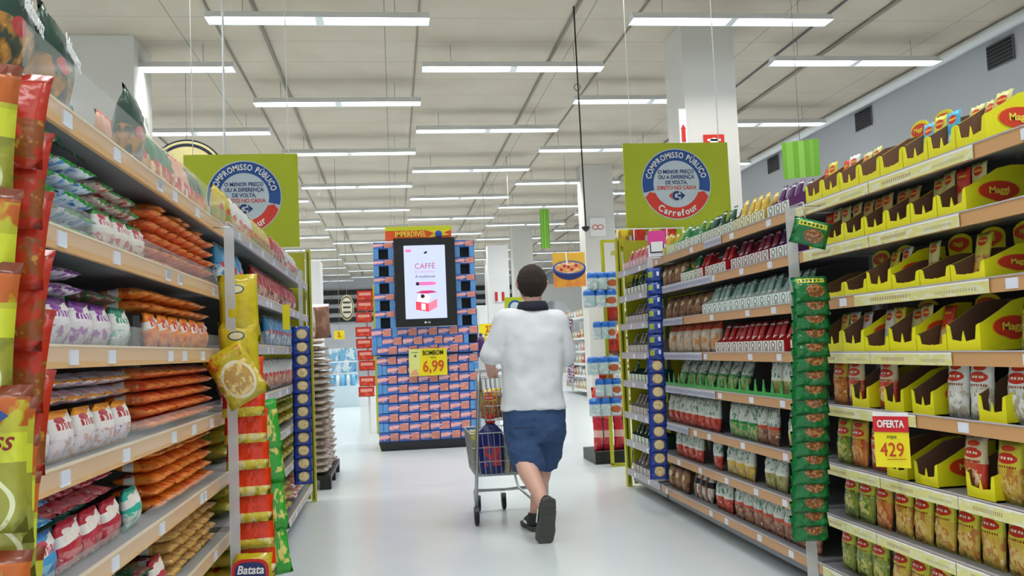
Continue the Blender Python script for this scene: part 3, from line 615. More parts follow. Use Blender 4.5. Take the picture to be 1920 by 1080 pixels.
# ------------------------------------------------------------------ hanging strips
def strip_thing(x, y, z0, z1, w, label, top=None):
    o = MB().box(x-w/2, x+w/2, y-.001, y+.001, z0, z1).obj('hanging_strip', M['strip'])
    if True:
        fx = -.722 if x < 0 else 1.932 if x < 3 else 4.51
        MB().tube([(x, y+.004, z1-.01), (x, y+.012, z1+.004), (fx, y+.012, z1+.004)], .0025, 5).obj('hook', M['chrome'], o)
    return tag(o, label, 'hanging strip')
def hung(pk, name, x, y, z, rz, label, cat, group=None, rx=0, ry=0):
    o = link(name, rnd.choice(pk) if isinstance(pk, list) else pk); o.location = (x, y, z); o.rotation_euler = (rx, ry, rz); return tag(o, label, cat, group)
EX = packs('lime_bag', .2, .26, .06, pmat('lime_snack_film', '#b5b43a', [('v', 0, .5, '#9a9a3a'), ('n', 0, .5, 5, .5, '#86893a'), ('e', .5, .2, .42, .24, '#d9dcb0'), ('e', .5, .2, .38, .21, '#98973c'), ('n', .02, .4, 7, .58, '#a8a64c'), ('v', .9, 1, '#7a3a22'), ('n', .72, .92, 4, .42, '#b8602a'), ('v', .48, .68, '#c9cf3a')], .25), 2, crimp=.04)
RB = packs('red_brown_bag', .16, .2, .035, pmat('red_brown_film', '#b5301c', [('n', .1, .5, 4, .45, '#8a4a20'), ('n', .1, .5, 8, .6, '#b88a3a'), ('v', .9, 1, '#9a2416')], .25), 2)
strip_thing(-.735, 1.77, .5, 1.95, .035, 'clear hanging strip at the extreme left edge behind lime bags')
for i in range(6):
    hung(RB, 'snack_bag', -.732, 1.80, 1.60-.115*i, rnd.uniform(-.1, .1), 'red brown snack bag hung at left edge, %s from the top' % ORD[i], 'snack bag', 'red brown hung bags', ry=.04, rx=-.22)
for i, z in enumerate((1.565, 1.335, 1.20)):
    hung(EX, 'snack_bag', -.78, 1.735-.004*i, z-.04, .1, 'yellow green snack bag over the red ones at left edge, %s from top' % ORD[i], 'snack bag', 'yellow green hung bags', ry=.08, rx=.05)
for i in range(7):
    if i in (0, 4): continue
    hung(EX, 'snack_bag', -.752, 1.742+.008*i, 1.195-.235-.068*i+.02, 0, 'lime crisp bag with round picture at left edge, %s layer down' % ORD[i], 'snack bag', 'lime hung bags', ry=.03)
for i, z in ((0, 1.195), (1, .905)):
    o = hung(EX[0], 'snack_bag', -.752, 1.725, z-.26, 0, 'lime crisp bag with cursive lettering at the left edge, %s one' % ('upper' if i == 0 else 'lower'), 'snack bag', ry=.03)
    text('Express', .05, mat('ink_maroon', '#7a1c14', .4), o, (.01, -.033, .163), bold=.01, sx=.9, shear=.4)
    text('Assa', .036, mat('ink_blue', '#3f6fb5', .4), o, (.03, -.031, .13), bold=.03, sx=.9)
    b = MB().prism([(-.06, .193), (.06, .197), (.075, .207), (.06, .217), (-.06, .213)], -.034, -.032).obj('ribbon_mark', mat('ink_navy', '#27488a', .4), o)
    text('Yoki', .016, M['white'], o, (0, -.036, .205))
# strip with yellow and red bags on the bay post
strip_thing(-.655, 3.79, .35, 1.76, .04, 'long milky plastic strip carrying yellow and red bags')
strip_thing(-.65, 6.56, .3, 1.835, .03, 'milky plastic strip above blue biscuit packs, left side')
YB = packs('yellow_bag', .16, .28, .06, pmat('yellow_snack_film', '#c7b521', [('n', 0, 1, 3, .55, '#b09a1a'), ('e', .45, .78, .22, .07, '#3a4a50'), ('e', .45, .78, .18, .05, '#cfc8a0'), ('v', .9, 1, '#b8a41c')], .2), 2)
RY = packs('red_top_bag', .17, .25, .032, pmat('red_top_film', '#dcc83a', [('n', 0, .24, 5, .5, '#e8dca0'), ('n', 0, .24, 8, .62, '#8aa03a'), ('v', .5, 1, '#d63a14'), ('v', .15, .5, '#e03a12'), ('n', .3, 1, 3, .62, '#b82a12'), ('e', .4, .75, .18, .07, '#8a2a20')], .2, .35), 3)
GB = packs('green_corner_bag', .11, .22, .04, pmat('green_side_film', '#cdbb4a', [('u', .5, 1, '#2fa032'), ('v', 0, .25, '#2a9a2c'), ('n', .2, .8, 5, .5, '#d9cf70')], .2), 2)
for i, z in enumerate((1.29, 1.10)):
    hung(YB, 'snack_bag', -.622, 3.82-.012*i, z, .1, 'plain yellow bag on the left hanging strip, %s' % ('upper' if i == 0 else 'lower'), 'snack bag', ry=-.03)
PD = packs('picture_bag', .17, .23, .05, pmat('picture_bag_film', '#b8a51e', [('e', .5, .42, .4, .34, '#d9d2b8'), ('e', .5, .42, .34, .28, '#b8924a'), ('n', .15, .7, 8, .5, '#e0c884'), ('n', .7, .95, 3, .55, '#b5431c')], .15, .4), 1)
hung(PD, 'snack_bag', -.57, 3.72, 1.06, .2, 'tilted shiny gold bag with round picture swinging from left strip', 'snack bag', ry=-.5)
for i in range(7):
    hung(RY, 'snack_bag', -.618+.004*i, 3.82+.011*i, 1.25-.26-.108*i, .05, 'red topped yellow bag on left hanging strip, %s from the top' % ORD[i], 'snack bag', 'red topped hung bags', ry=-.02, rx=-.26)
for i, z in enumerate((.83, .70, .50, .32)):
    hung(GB, 'snack_bag', -.53+.008*i, 3.93+.01*i, z, .15, 'green cornered bag sticking out behind red bags, %s from the top' % ORD[i], 'snack bag', 'green cornered bags', ry=-.12)
hung(YB, 'snack_bag', -.60, 3.93, .30, 0, 'lowest yellow bag on the left hanging strip', 'snack bag')
bp = hung(YB[0], 'snack_bag', -.60, 3.79, .17, 0, 'bag with blue and red oval badge at the foot of left strip', 'snack bag', ry=.03)
def sq_oval(w, h, y0, y1):
    P = [(math.copysign(abs(math.cos(a))**.6, math.cos(a))*w/2, math.copysign(abs(math.sin(a))**.6, math.sin(a))*h/2) for a in [2*PI*i/24 for i in range(24)]]
    return MB().prism(P, y0, y1)
k = sq_oval(.145, .13, -.036, -.034).obj('badge_border', mat('ink_red', '#cf2418', .3), bp, (0, 0, .2))
k2 = sq_oval(.12, .105, -.0385, -.037).obj('badge_face', mat('ink_deepblue', '#1d2f6a', .3), k)
text('Batata\nPalha', .046, M['white'], k2, (0, -.04, 0), bold=.02, sx=.9, shear=.2)
# blue biscuit strips
BC = packs('blue_biscuit', .13, .11, .03, pmat('blue_biscuit_film', '#1f3fa0', [('n', 0, 1, 4, .6, '#3a62c8'), ('e', .55, .48, .32, .34, '#8a6a3a'), ('e', .55, .48, .28, .29, '#dccb9a'), ('en', .55, .48, .28, .29, 7, .54, '#c9a866')], .22), 2)
BD = packs('blue_dark', .11, .1, .03, pmat('blue_biscuit_back', '#1c3c94', [('n', 0, 1, 4, .55, '#2f58c0'), ('r', .1, .42, .3, .7, '#9aae3a'), ('r', .68, .84, .4, .7, '#dfe6ee')], .22), 2)
for i in range(12):
    hung(BC, 'biscuit_packet', -.648-.001*i, 6.5+.002*i, 1.33-.09*i, .1, 'blue round-biscuit packet on left hanging strip, %s from the top' % ORD[i], 'biscuit packet', 'blue biscuit packets, left strip', ry=-.02, rx=-.2)
for i in range(16):
    up_ = i < 7
    hung(BD if up_ else BC, 'biscuit_packet', 1.832-.0022*i, 6.2+.001*i, 1.65-.092*i, -.35 if up_ else -.15, ('dark blue packet' if up_ else 'blue round-biscuit packet')+' on right hanging strip, %s from the top' % ORD[i], 'biscuit packet', 'blue biscuit packets, right strip', rx=-.15)
strip_thing(1.825, 6.26, .25, 1.83, .04, 'milky plastic strip over dark blue packets, right side')
# green nut bags
GN = packs('nut_bag', .158, .11, .032, pmat('green_nut_film', '#0f6a33', [('n', 0, 1, 4, .58, '#1f9450'), ('e', .6, .5, .27, .3, '#7a4a28'), ('en', .6, .5, .27, .3, 11, .48, '#b08050'), ('en', .6, .5, .27, .3, 16, .58, '#4a2a18'), ('r', .1, .9, .9, .97, '#4fae7a'), ('u', 0, .3, '#0f6f34'), ('n', .0, 1, 7, .72, '#bfe8cf')], .12, .5), 3, waist=.03)  # last pale speckle layer paints the glossy film's highlight into the colour
GL = packs('nut_bag_label', .158, .115, .032, pmat('green_nut_film_label', '#0f6a33', [('n', 0, 1, 4, .58, '#1f9450'), ('e', .6, .4, .27, .26, '#7a4a28'), ('en', .6, .4, .27, .26, 11, .5, '#b08050'), ('r', .12, .9, .72, .9, '#c9c33a'), ('s', .18, .84, .76, .86, 9, '#1c5a2c')], .12, .5), 1, waist=.03)
strip_thing(1.775, 3.83, .10, 1.80, .05, 'long milky plastic strip carrying green nut bags')
n_ = 18
for i in range(n_):
    z = 1.37-.0605*i; lb_ = i in (0, 10, 15)
    hung(GL if lb_ else GN, 'nut_bag', 1.80-.003*i, 3.72+.003*i, z, -.15+rnd.uniform(-.06, .06), 'green nut bag on right hanging strip, %s from the top' % ORD[i], 'nut bag', 'green nut bags', rx=-.3)
hung(GL, 'nut_bag', 1.78, 3.70, 1.61, -.3, 'single green nut bag tilted at the very top of the strip', 'nut bag', ry=.3)
MB().tube([(1.775, 3.83, 1.80), (1.78, 3.71, 1.80), (1.78, 3.70, 1.73)], .004, 6).obj('strip_hook', M['chrome'])['label'] = 'small wire hook holding the green nut strip'
bpy.data.objects['strip_hook']['category'] = 'hook'
# ------------------------------------------------------------------ end panels, shelf talkers
def panel(name, x0, x1, y0, y1, z0, z1, m, label, cat): return tag(MB().box(x0, x1, y0, y1, z0, z1).obj(name, m), label, cat)
def end_frame(x0, x1, y, h, label):
    g = empty('end_panel', label, 'end panel', ((x0+x1)/2, y, 0)); w = (x1-x0)/2
    MB().box(-w+.04, w-.04, -.012, .012, .02, h).obj('board', M['yframe'], g)
    for s in (-1, 1):
        MB().box(s*w-.03, s*w+.01, -.03, .03, 0, h+.02).obj('post', M['yframe'], g)
        MB().box(s*w-.014, s*w-.006, -.0315, -.0301, .02, h).obj('post_slot', M['black'], g)
    return g
end_frame(1.97, 2.42, 7.70, 2.12, 'yellow metal end panel closing the right shelf row')
end_frame(-1.16, -.705, 7.95, 2.12, 'yellow metal end panel closing the left shelf row')
panel('top_rack', 1.98, 2.6, 7.74, 8.05, 2.03, 2.06, M['yframe'], 'yellow rack on top of right end panel holding red and yellow bags', 'rack')
TB = {c: packs('topbag_'+c, .13, .19, .09, pmat('topbag_film_'+c, a, [('n', 0, 1, 3, .55, b), ('v', 0, .15, b)], .2), 1) for c, a, b in (('yellow', '#d9c21e', '#b88a1a'), ('red', '#cf2a1c', '#8f1c14'))}
for i, c in enumerate(('yellow', 'red', 'yellow', 'red')):
    hung(TB[c], 'snack_bag', 2.06+.145*i, 7.88, 2.063, 0, '%s bag on the yellow top rack, %s from the left' % (c, ORD[i]), 'snack bag')
g = empty('wire_fence', 'white wire fence in front of bags on right top rack', 'rack fence', (1.98, 7.76, 2.06))
for q in range(5): MB().tube([(q*.15, 0, 0), (q*.15, 0, .17)], .006, 6).obj('wire', M['white'], g)
MB().tube([(-.01, 0, .17), (.61, 0, .17)], .006, 6).obj('top_wire', M['white'], g)
g = empty('shelf_talker', 'pink and white card leaning on the right top shelf edge', 'shelf card', (1.91, 6.35, 1.83), -.35)
MB().box(-.065, .065, 0, .003, 0, .16).obj('card', M['tagw'], g); MB().box(-.065, .065, -.002, -.0005, .1, .2).obj('pink_header', mat('pink_card', '#e0409a', .5), g)
MB().box(-.05, .05, -.003, -.0008, .04, .1).obj('dark_frame', M['navy'], g); MB().box(-.042, .042, -.005, -.0035, .048, .12).obj('text_panel', M['white'], g)
g = empty('hanging_poster', 'bright green striped poster hanging above the right shelf', 'poster', (2.09, 4.35, 2.03), -.5)
pm = pmat('green_poster', '#7fc83a', [('u', .12, .3, '#9bdc58'), ('u', .45, .6, '#a6e268'), ('u', .75, .85, '#93d450')], .6, 0)
MB().box(-.09, .09, 0, .003, 0, .19).obj('sheet', pm, g); MB().tube([(0, 0, .19), (0, 0, CH-2.04)], .0015, 4).obj('cord', M['wire'], g)
g = empty('hanging_poster', 'pale green striped poster hanging far away above the cereal aisle', 'poster', (4.3, 25, 4.0), 0)
MB().box(-.13, .13, 0, .01, 0, 1.1).obj('sheet', pm, g)
# price cards
g = empty('offer_card', 'red and yellow offer card with handwritten price on right shelf edge', 'price card', (1.88, 3.30, .705), -PI/2+.75)
MB().box(-.065, .065, 0, .002, 0, .15).obj('yellow_sheet', mat('yellow_card', '#f2e21a', .5), g)
MB().box(-.066, .066, -.003, -.0005, .135, .195).obj('red_header', mat('red_card', '#cf1f2a', .5), g); MB().box(-.066, .066, -.001, .001, .195, .21).obj('white_header', M['white'], g)
text('OFERTA', .038, M['white'], g, (0, -.005, .165), bold=.03, sx=.72)
text('sopa', .02, mat('ink_green', '#6a7a2a', .5), g, (0, -.002, .118), shear=.2); text('429', .075, mat('ink_handred', '#c8321e', .5), g, (0, -.002, .065), bold=.0, sx=.8)
MB().tube([(-.02, -.003, .03), (.05, -.003, .034)], .0012, 4).obj('underline', mat('ink_handred', '#c8321e', .5), g)
panel('yellow_tab', -.7, -.655, 5.9, 5.904, 1.40, 1.56, mat('yellow_card', '#f2e21a', .5), 'narrow yellow price tab hanging from a far left shelf', 'price tab')
# ------------------------------------------------------------------ big round-badge signs
def promise_sign(x, y, zc, w, h, cx, cz, label, R=.317):
    g = empty('hanging_sign', label, 'sign', (x, y, zc))
    sg = mat('sign_lime', '#b4c21c', .5, var=.08, vscale=4)
    MB().box(-w/2, w/2, 0, .02, -h/2, h/2).obj('board', sg, g)
    c = (cx-x, cz-zc)
    def disc(r, y0, m, name, a0=0, a1=2*PI, r0=0):
        b = MB(); n = 48
        for i in range(n):
            a, d = a0+(a1-a0)*i/n, a0+(a1-a0)*(i+1)/n
            pts = [(math.cos(t)*q+c[0], y0, math.sin(t)*q+c[1]) for t, q in ((a, r0), (a, r), (d, r), (d, r0))]
            b.quadf(pts if r0 else pts[1:]+[pts[0]])
        return b.obj(name, m, g)
    blue = mat('sign_blue', '#1f4f94', .5); red = mat('sign_red', '#de3a28', .5); grey = mat('sign_pale', '#c3d2da', .5); nv = mat('sign_navy', '#1d2f72', .5)
    disc(R*1.03, -.002, grey, 'badge_rim'); disc(R, -.004, blue, 'blue_arc', math.radians(-14), math.radians(194), R*.68)
    disc(R, -.004, red, 'red_arc', math.radians(201), math.radians(339), R*.68)
    for s in (-1, 1):    # arrow tips of the arcs
        a = math.radians(270+s*69+s*7); 
        def pp(q, t): return (math.cos(t)*q+c[0], -.0055, math.sin(t)*q+c[1])
        aw = math.radians(270+s*69)
        MB().quadf([pp(R*.68, aw-s*.02), pp(R, aw-s*.02), pp(R*.84, aw+s*.10)]).obj('arc_tip', red, g)
    disc(R*.68, -.003, grey, 'badge_disc')
    arc_text('COMPROMISSO PÚBLICO', R*.235, R*.84-.002, math.radians(90), M['white'], g, (c[0], -.008, c[1]), True, bold=.02, sx=.78)
    arc_text('Carrefour', R*.26, R*.85, math.radians(270), M['white'], g, (c[0], -.008, c[1]), False, bold=.03, sx=.95)
    for q, (t, m) in enumerate((('O MENOR PREÇO', nv), ('OU A DIFERENÇA', nv), ('DE VOLTA,', nv), ('DIRETO NO CAIXA', red))):
        text(t, R*.155, m, g, (c[0], -.006, c[1]+R*(.35-.155*q)), bold=.015, sx=.86)
    k = R*.16; e = (c[0], c[1]-R*.34)
    MB().prism([(e[0]-k*1.5, e[1]), (e[0]-k*.75, e[1]+k*.75), (e[0]-k*.95, e[1]+k*.2), (e[0]-k*1.0, e[1]-k*.2), (e[0]-k*.75, e[1]-k*.75)], -.0065, -.004).obj('emblem_left_arrow', red, g)
    b = MB()
    for i in range(20):  # the C shape
        a, d = math.radians(55+250*i/20), math.radians(55+250*(i+1)/20)
        b.quadf([(e[0]-k*.05+math.cos(t)*q, -.0065, e[1]+math.sin(t)*q) for t, q in ((a, k*.42), (a, k*.85), (d, k*.85), (d, k*.42))])
    b.quadf([(e[0]+k*.1, -.0068, e[1]-k*.2), (e[0]+k*.7, -.0068, e[1]-k*.2), (e[0]+k*.7, -.0068, e[1]+k*.2), (e[0]+k*.1, -.0068, e[1]+k*.2)])
    b.quadf([(e[0]+k*.6, -.007, e[1]-k*.75), (e[0]+k*1.5, -.007, e[1]), (e[0]+k*.6, -.007, e[1]+k*.75), (e[0]+k*.78, -.007, e[1])])
    b.obj('emblem_right_arrow', nv, g)
    for s in (-1, 1): MB().tube([(s*w*.42, .01, h/2), (s*w*.42, .01, CH-.002-zc)], .004, 5).obj('cord', M['white'], g)
    return g
promise_sign(2.6, 7.9, 2.61, .985, .84, 2.588, 2.651, 'lime hanging sign with round badge on the right, before the column')
promise_sign(-1.30, 8.2, 2.625, .985, .84, -1.278, 2.66, 'lime hanging sign with round badge over the left shelves')
MB().tube([(-1.44, 8.21, 3.05), (-1.43, 8.21, 4.79)], .011, 6).obj('sign_pole', M['white'])
tag(bpy.data.objects['sign_pole'], 'thin white pole above the left lime sign', 'pole')
# suspended camera, arch sign and the signs of the columns
g = empty('ceiling_microphone', 'black teardrop hanging on a long dark cable from the ceiling', 'hanging device', (2.19, 10, 2.50))
MB().tube([(0, 0, .06), (-.02, 0, CH-2.502)], .009, 6).obj('cable', M['black'], g); MB().lathe([(.0, 0), (.03, .02), (.048, .05), (.05, .06), (.012, .07), (0, .08)], n=14).obj('head', M['black'], g)
MB().lathe([(.03, 0), (.045, .0), (.045, .01), (.03, .01), (.03, 0)], (-.02, 0, 1.67), ax='y', n=14).obj('ring', M['wire'], g)
g = empty('arched_sign', 'top of an arched brown and cream sign behind left lime sign', 'sign', (-2.58, 12, 3.6))
for r0, r1, m, nm in ((.0, .40, mat('arch_cream', '#cfc48a', .5), 'face'), (.40, .44, M['navy'], 'dark_band'), (.44, .47, mat('arch_cream', '#cfc48a', .5), 'cream_band'), (.47, .49, M['navy'], 'outer_band')):
    b = MB()
    for i in range(24):
        a, d = PI*i/24, PI*(i+1)/24
        P = [(math.cos(t)*q*1.0, math.sin(t)*q) for t, q in ((a, r0), (a, r1), (d, r1), (d, r0))]
        b.prism(P if r0 else P[1:]+[P[0]], -.01-.002*(r0 > 0), .03)
    b.obj(nm, m, g)
MB().tube([(0, .01, .49), (0, .01, CH-3.602)], .004, 5).obj('cord', M['wire'], g)
red = mat('safety_red', '#cf2a20', .5)
g = empty('safety_sign', 'red hose sign on front of the right column above lime sign', 'safety sign', (3.94, 10.49, 3.58))
MB().box(-.13, .13, -.006, .006, -.14, .14).obj('plate', red, g)
b = MB(); b.lathe([(0, -.009), (.055, -.009), (.055, -.007)], (0, 0, .045), 16, ax='y'); b.box(-.085, .085, -.009, -.007, .06, .085); b.box(-.03, .03, -.009, -.007, -.12, .01); b.obj('symbol', M['white'], g)
g = empty('safety_sign', 'white column cladding strip with red arrow left of the column', 'safety sign', (3.55, 10.45, 3.1))
MB().box(-.05, .04, -.01, .02, -.9, .93).obj('plate', M['white'], g)
MB().prism([(-.03, .52), (.02, .52), (.02, .68), (.03, .68), (-.005, .74), (-.04, .68), (-.03, .68)], -.013, -.011).obj('arrow', red, g)
# ------------------------------------------------------------------ chocolate tower
TY = 11.6
TB0 = empty('display_stand', 'black pallet base under the tower of chocolate boxes', 'display base', (.415, TY, 0))
MB().box(-.62, .62, .03, .80, 0, .11, top=.03).obj('base', M['black'], TB0); MB().box(-.60, .60, .28, .72, .11, 1.2).obj('inner_frame', M['black'], TB0)
MB().box(-.70, .70, .02, .74, 1.197, 1.205).obj('deck', M['navy'], TB0); MB().box(-.66, .66, .28, .7, 1.205, 1.53).obj('upper_frame', M['black'], TB0)
bxf = pmat('chocolate_box_front', '#3d6fc4', [('n', 0, 1, 3, .6, '#2f5cb4'), ('d', .2, .28, .5, '#eaa0a8'), ('u', .47, .55, '#2a4a9a'), ('r', .0, .47, .0, .16, '#3d6fc4'), ('d', .38, .28, .14, '#f4ccd0'), ('r', .55, 1, .1, .8, '#d88a7a'), ('n', .1, .8, 5, .56, '#eaa88c'), ('r', .0, .56, .78, 1, '#3d6fc4'), ('v', 0, .06, '#3d6fc4'), ('r', .96, 1, 0, 1, '#2a4a9a')], .3, 0)
bxs = mat('chocolate_box_side', '#5f9ad8', .3); bxt = mat('chocolate_box_top', '#6ba4dc', .3)
CBX = MB().box(-.127, .127, 0, .2, 0, .112, 0, 1).mesh('chocolate_box', [bxs, bxf])
CBN = MB().box(-.03, .03, 0, .2, 0, .112).mesh('chocolate_box_end', [bxs])
CBV = MB().box(-.033, .033, 0, .2, 0, .134).mesh('chocolate_box_tall', [bxs])
def cbox(me, x, z, label): o = link('chocolate_box', me); o.location = (x, TY+.04+rnd.uniform(0, .012), z); o.rotation_euler = (0, 0, rnd.uniform(-.02, .02)); tag(o, label, 'chocolate box', 'blue chocolate boxes of the tower')
for r in range(9):
    z = .112+.1205*r; x0 = .415-.648
    row = 'row %s from floor' % ORD[r]
    seq = [1, 1, 1, 1, 1] if r % 2 == 0 else [0, 0, 1, 1, 1, 1, 0, 0]
    x = x0; ct = 0
    for q, k in enumerate(seq):
        w = .2595 if k else .0648
        cbox(CBX if k else CBN, x+w/2, z, 'blue %s in %s row of tower, %s from left' % ('chocolate box' if k else 'box seen end-on', ORD[r], ORD[q])); x += w
for r, seq in enumerate(([0, 1, 1, 1, 1, 1, 0][1:], [0, 0, 1, 1, 1, 1, 1], [1, 0, 0, 1, 1, 1, 1])):
    x = .415-.70; z = 1.207+.1125*r
    seq = ([0, 1, 1, 1, 1, 1], [0, 0, 1, 1, 1, 1, 0][:7], [1, 0, 1, 1, 1, 1])[r]
    for q, k in enumerate(seq):
        w = .2595 if k else .0648
        cbox(CBX if k else CBN, x+w/2, z, 'blue %s above the dark deck, layer %s, %s from left' % ('chocolate box' if k else 'end-on box', ('one', 'two', 'three')[r], ORD[q])); x += w
for s, xc in ((0, -.105), (1, .935)):
    MB().box(xc-.10, xc+.10, TY+.262, TY+.28, 1.545, 2.62).obj('column_backing', M['black'], TB0).location = (-.415, -TY, 0)  # black sheet added so the gaps between upright boxes read dark
    side = ('left', 'right')[s]; z = 1.546 if s == 0 else 1.546
    for q in range(5):
        for t in (-1, 1): cbox(CBV, xc+t*.095, z, 'upright blue box in %s tower column, level %s, %s side' % (side, ('one', 'two', 'three', 'four', 'five')[q], ('left', 'right')[t > 0]))
        z += .1355
        cbox(MB_ := None or CBX, xc, z-.001, 'flat chocolate box in %s column beside the screen, level %s' % (side, ('one', 'two', 'three', 'four', 'five')[q])); z += .0855 if q < 0 else .113-.0275+.0
for o in [o for o in bpy.data.objects if o.name.startswith('chocolate_box') and o.get('label', '').startswith('flat chocolate')]: o.scale = (1, 1, .75)
M['screen'] = mat('screen_glow', '#101018', .2, emit='#c3cdf2', estr=1.0)
g = empty('display_screen', 'tall black advertising screen standing in the chocolate tower', 'screen', (.415, TY-.05, 1.548))
MB().box(-.39, .39, 0, .09, 0, 1.13).obj('bezel', M['black'], g)
sc = MB().box(-.262, .262, -.002, 0, .10, 1.035).obj('panel', M['screen'], g)
ew = lambda n, c, k=1: mat('screen_'+n, c, .3, emit=c, estr=k)
text('CAFFÈ', .098, ew('crimson', '#9a3a60', .8), sc, (0, -.005, .765), bold=.0, sx=.95)
text('BUONGIORNO', .038, ew('mauve', '#b07aa0', .8), sc, (0, -.005, .695), sx=.95); text('A tradizionel', .048, ew('ink', '#3f3f60', .7), sc, (0, -.005, .635), bold=.01)
text('________________', .02, ew('ink', '#3f3f60', .7), sc, (0, -.005, .607))
b = sq_oval(.25, .045, -.0045, -.003); b.obj('pink_pill', ew('pink', '#d8609a', .9), sc, (0.01, 0, .545)); MB().lathe([(0, -.006), (.024, -.006), (.024, -.004)], (-.1, 0, .545), 12, ax='y').obj('dark_dot', ew('dark', '#241a30', .3), sc)
MB().prism([(-.13, .43), (-.05, .455), (.08, .455), (.15, .43), (.0, .415)], -.006, -.004).obj('box_lid', ew('berry', '#a8285a', .9), sc)
MB().prism([(-.13, .215), (.03, .185), (.03, .29), (-.13, .32)], -.006, -.004).obj('box_front', ew('red', '#d0364a', .9), sc); MB().prism([(.03, .185), (.14, .24), (.14, .35), (.03, .29)], -.006, -.004).obj('box_side', ew('rose', '#e06a80', .9), sc)
MB().prism([(-.06, .215), (-.01, .206), (-.01, .285), (-.06, .294)], -.008, -.006).obj('box_label', ew('pale', '#f0e4ee', .9), sc); MB().prism([(-.11, .325), (.02, .30), (.06, .38), (-.02, .415), (-.1, .40)], -.0065, -.0045).obj('cup', ew('white', '#f6f2fa', 1), sc)
MB().lathe([(0, -.009), (.028, -.009), (.028, -.007)], (-.04, 0, .385), 12, ax='y').obj('cup_mark', ew('dark', '#241a30', .3), sc)
MB().prism([(-.01, .925), (.03, .93), (.035, .96), (.0, .95)], -.006, -.004).obj('bird_mark', ew('dark', '#241a30', .3), sc); MB().box(-.24, -.17, -.006, -.004, .95, .985).obj('pink_corner', ew('pink', '#d8609a', .9), sc)
text('LG', .03, M['white'], g, (.03, -.006, .05), bold=.03); MB().lathe([(0, -.004), (.014, -.004), (.014, -.001)], (-.015, 0, .05), 12, ax='y').obj('logo_dot', M['white'], g)
g = empty('header_sign', 'yellow and orange IMPERDÍVEL header board above the screen', 'sign', (.35, TY+.06, 2.665))
MB().box(-.425, .425, 0, .015, 0, .18).obj('board', mat('header_orange', '#e2561e', .5), g); MB().box(-.425, .43, -.003, -.0005, .125, .18).obj('lime_band', mat('header_lime', '#c9cf1e', .5), g)
MB().prism([(.12, .03), (.4, .06), (.33, .09), (.425, .125), (.1, .125), (.2, .085)], -.004, -.001).obj('yellow_rays', mat('header_yellow', '#f0d020', .5), g)
text('IMPERDÍVEL', .098, mat('header_text', '#f8dc50', .5), g, (-.10, -.006, .075), bold=.02, sx=.78)
MB().lathe([(0, -.012), (.035, -.011), (.045, -.008), (.045, -.005)], (.26, 0, .075), 18, ax='y').obj('blue_ball', mat('header_blue', '#1f55b8', .4), g); MB().prism([(.22, .02), (.3, .02), (.295, .045), (.225, .045)], -.009, -.006).obj('ball_base', M['navy'], g)
g = empty('price_card', 'yellow BOMBOM price card hung on the chocolate tower', 'price card', (.415, TY-.02, 1.095))
MB().box(-.24, .24, 0, .008, -.17, .17).obj('sheet', mat('price_yellow', '#f0de14', .5), g)
MB().prism([(-.24, -.17), (-.13, -.17), (-.10, -.02), (-.09, .17), (-.24, .17)], -.003, -.001).obj('pale_side', mat('price_pale', '#dfe48a', .5), g)
MB().prism([(-.24, -.16), (-.12, -.16), (-.15, -.08), (-.2, -.1)], -.005, -.003).obj('pink_figure', mat('price_pink', '#e8a080', .5), g)
text('BOMBOM', .085, mat('ink_dark', '#22261a', .5), g, (.065, -.006, .115), bold=.02, sx=.72); text('400G', .035, mat('ink_dark', '#22261a', .5), g, (.07, -.006, .055))
text('6,99', .2, mat('ink_handred2', '#d0501a', .5), g, (.065, -.006, -.06), bold=.015, sx=.8); text('Carrefour', .022, M['navy'], g, (-.165, -.006, .13)); text('★', .05, M['navy'], g, (-.16, -.006, .08))
# ------------------------------------------------------------------ shopper
skin = mat('skin', '#dcae9c', .5, var=.05, vscale=8)
def caps(b, p0, p1, r0, r1, n=14):
    p0, p1 = Vector(p0), Vector(p1); d = (p1-p0); L = d.length or 1e-4; d = d/L; pts = []; rs = []
    for k in range(5):
        a = PI/2*(1-k/4.); pts.append(p0-d*r0*math.sin(a)); rs.append(max(r0*math.cos(a), 1e-4))
    for k in range(1, 5): t = k/5; pts.append(p0+d*L*t); rs.append(r0+(r1-r0)*t)
    for k in range(5):
        a = PI/2*k/4.; pts.append(p1+d*r1*math.sin(a)); rs.append(max(r1*math.cos(a), 1e-4))
    b.tube(pts, rs, n)
def chain(b, pts, rs, n=14):
    for i in range(len(pts)-1): caps(b, pts[i], pts[i+1], rs[i], rs[i+1], n)
def rings(b, R_, n=24, e=1.0):
    """loft of (x, y, z, rx, ry) rings, closed at both ends"""
    P = []; U = []
    for k, (x, y, z, rx, ry) in enumerate(R_):
        for j in range(n):
            t = 2*PI*j/n; c, s_ = math.cos(t), math.sin(t)
            P.append((x+math.copysign(abs(c)**e, c)*rx, y+math.copysign(abs(s_)**e, s_)*ry, z)); U.append((j/n, k/(len(R_)-1)))
    i0 = len(b.v); b.grid(P, U, n, len(R_)-1, 0, True, closed=True)
    for o, rev in ((0, 1), (len(R_)-1, 0)):
        ids = [i0+o*n+j for j in range(n)]; b.f.append(tuple(ids[::-1] if rev else ids)); b.uv.append([(0, 0)]*n); b.mi.append(0); b.sm.append(True)
def remesh(o, vox, it=6, disp=None):
    m = o.modifiers.new('remesh', 'REMESH'); m.mode = 'VOXEL'; m.voxel_size = vox; m.use_smooth_shade = True
    m = o.modifiers.new('smooth', 'SMOOTH'); m.iterations = it; m.factor = .6
    if disp:
        for k, (st, sc_) in enumerate(disp):
            tx = bpy.data.textures.new('folds', 'CLOUDS'); tx.noise_scale = sc_; tx.noise_depth = 1
            m = o.modifiers.new('folds', 'DISPLACE'); m.texture = tx; m.strength = st; m.mid_level = .5; m.texture_coords = 'LOCAL'
MX, MY = .91, 6.05
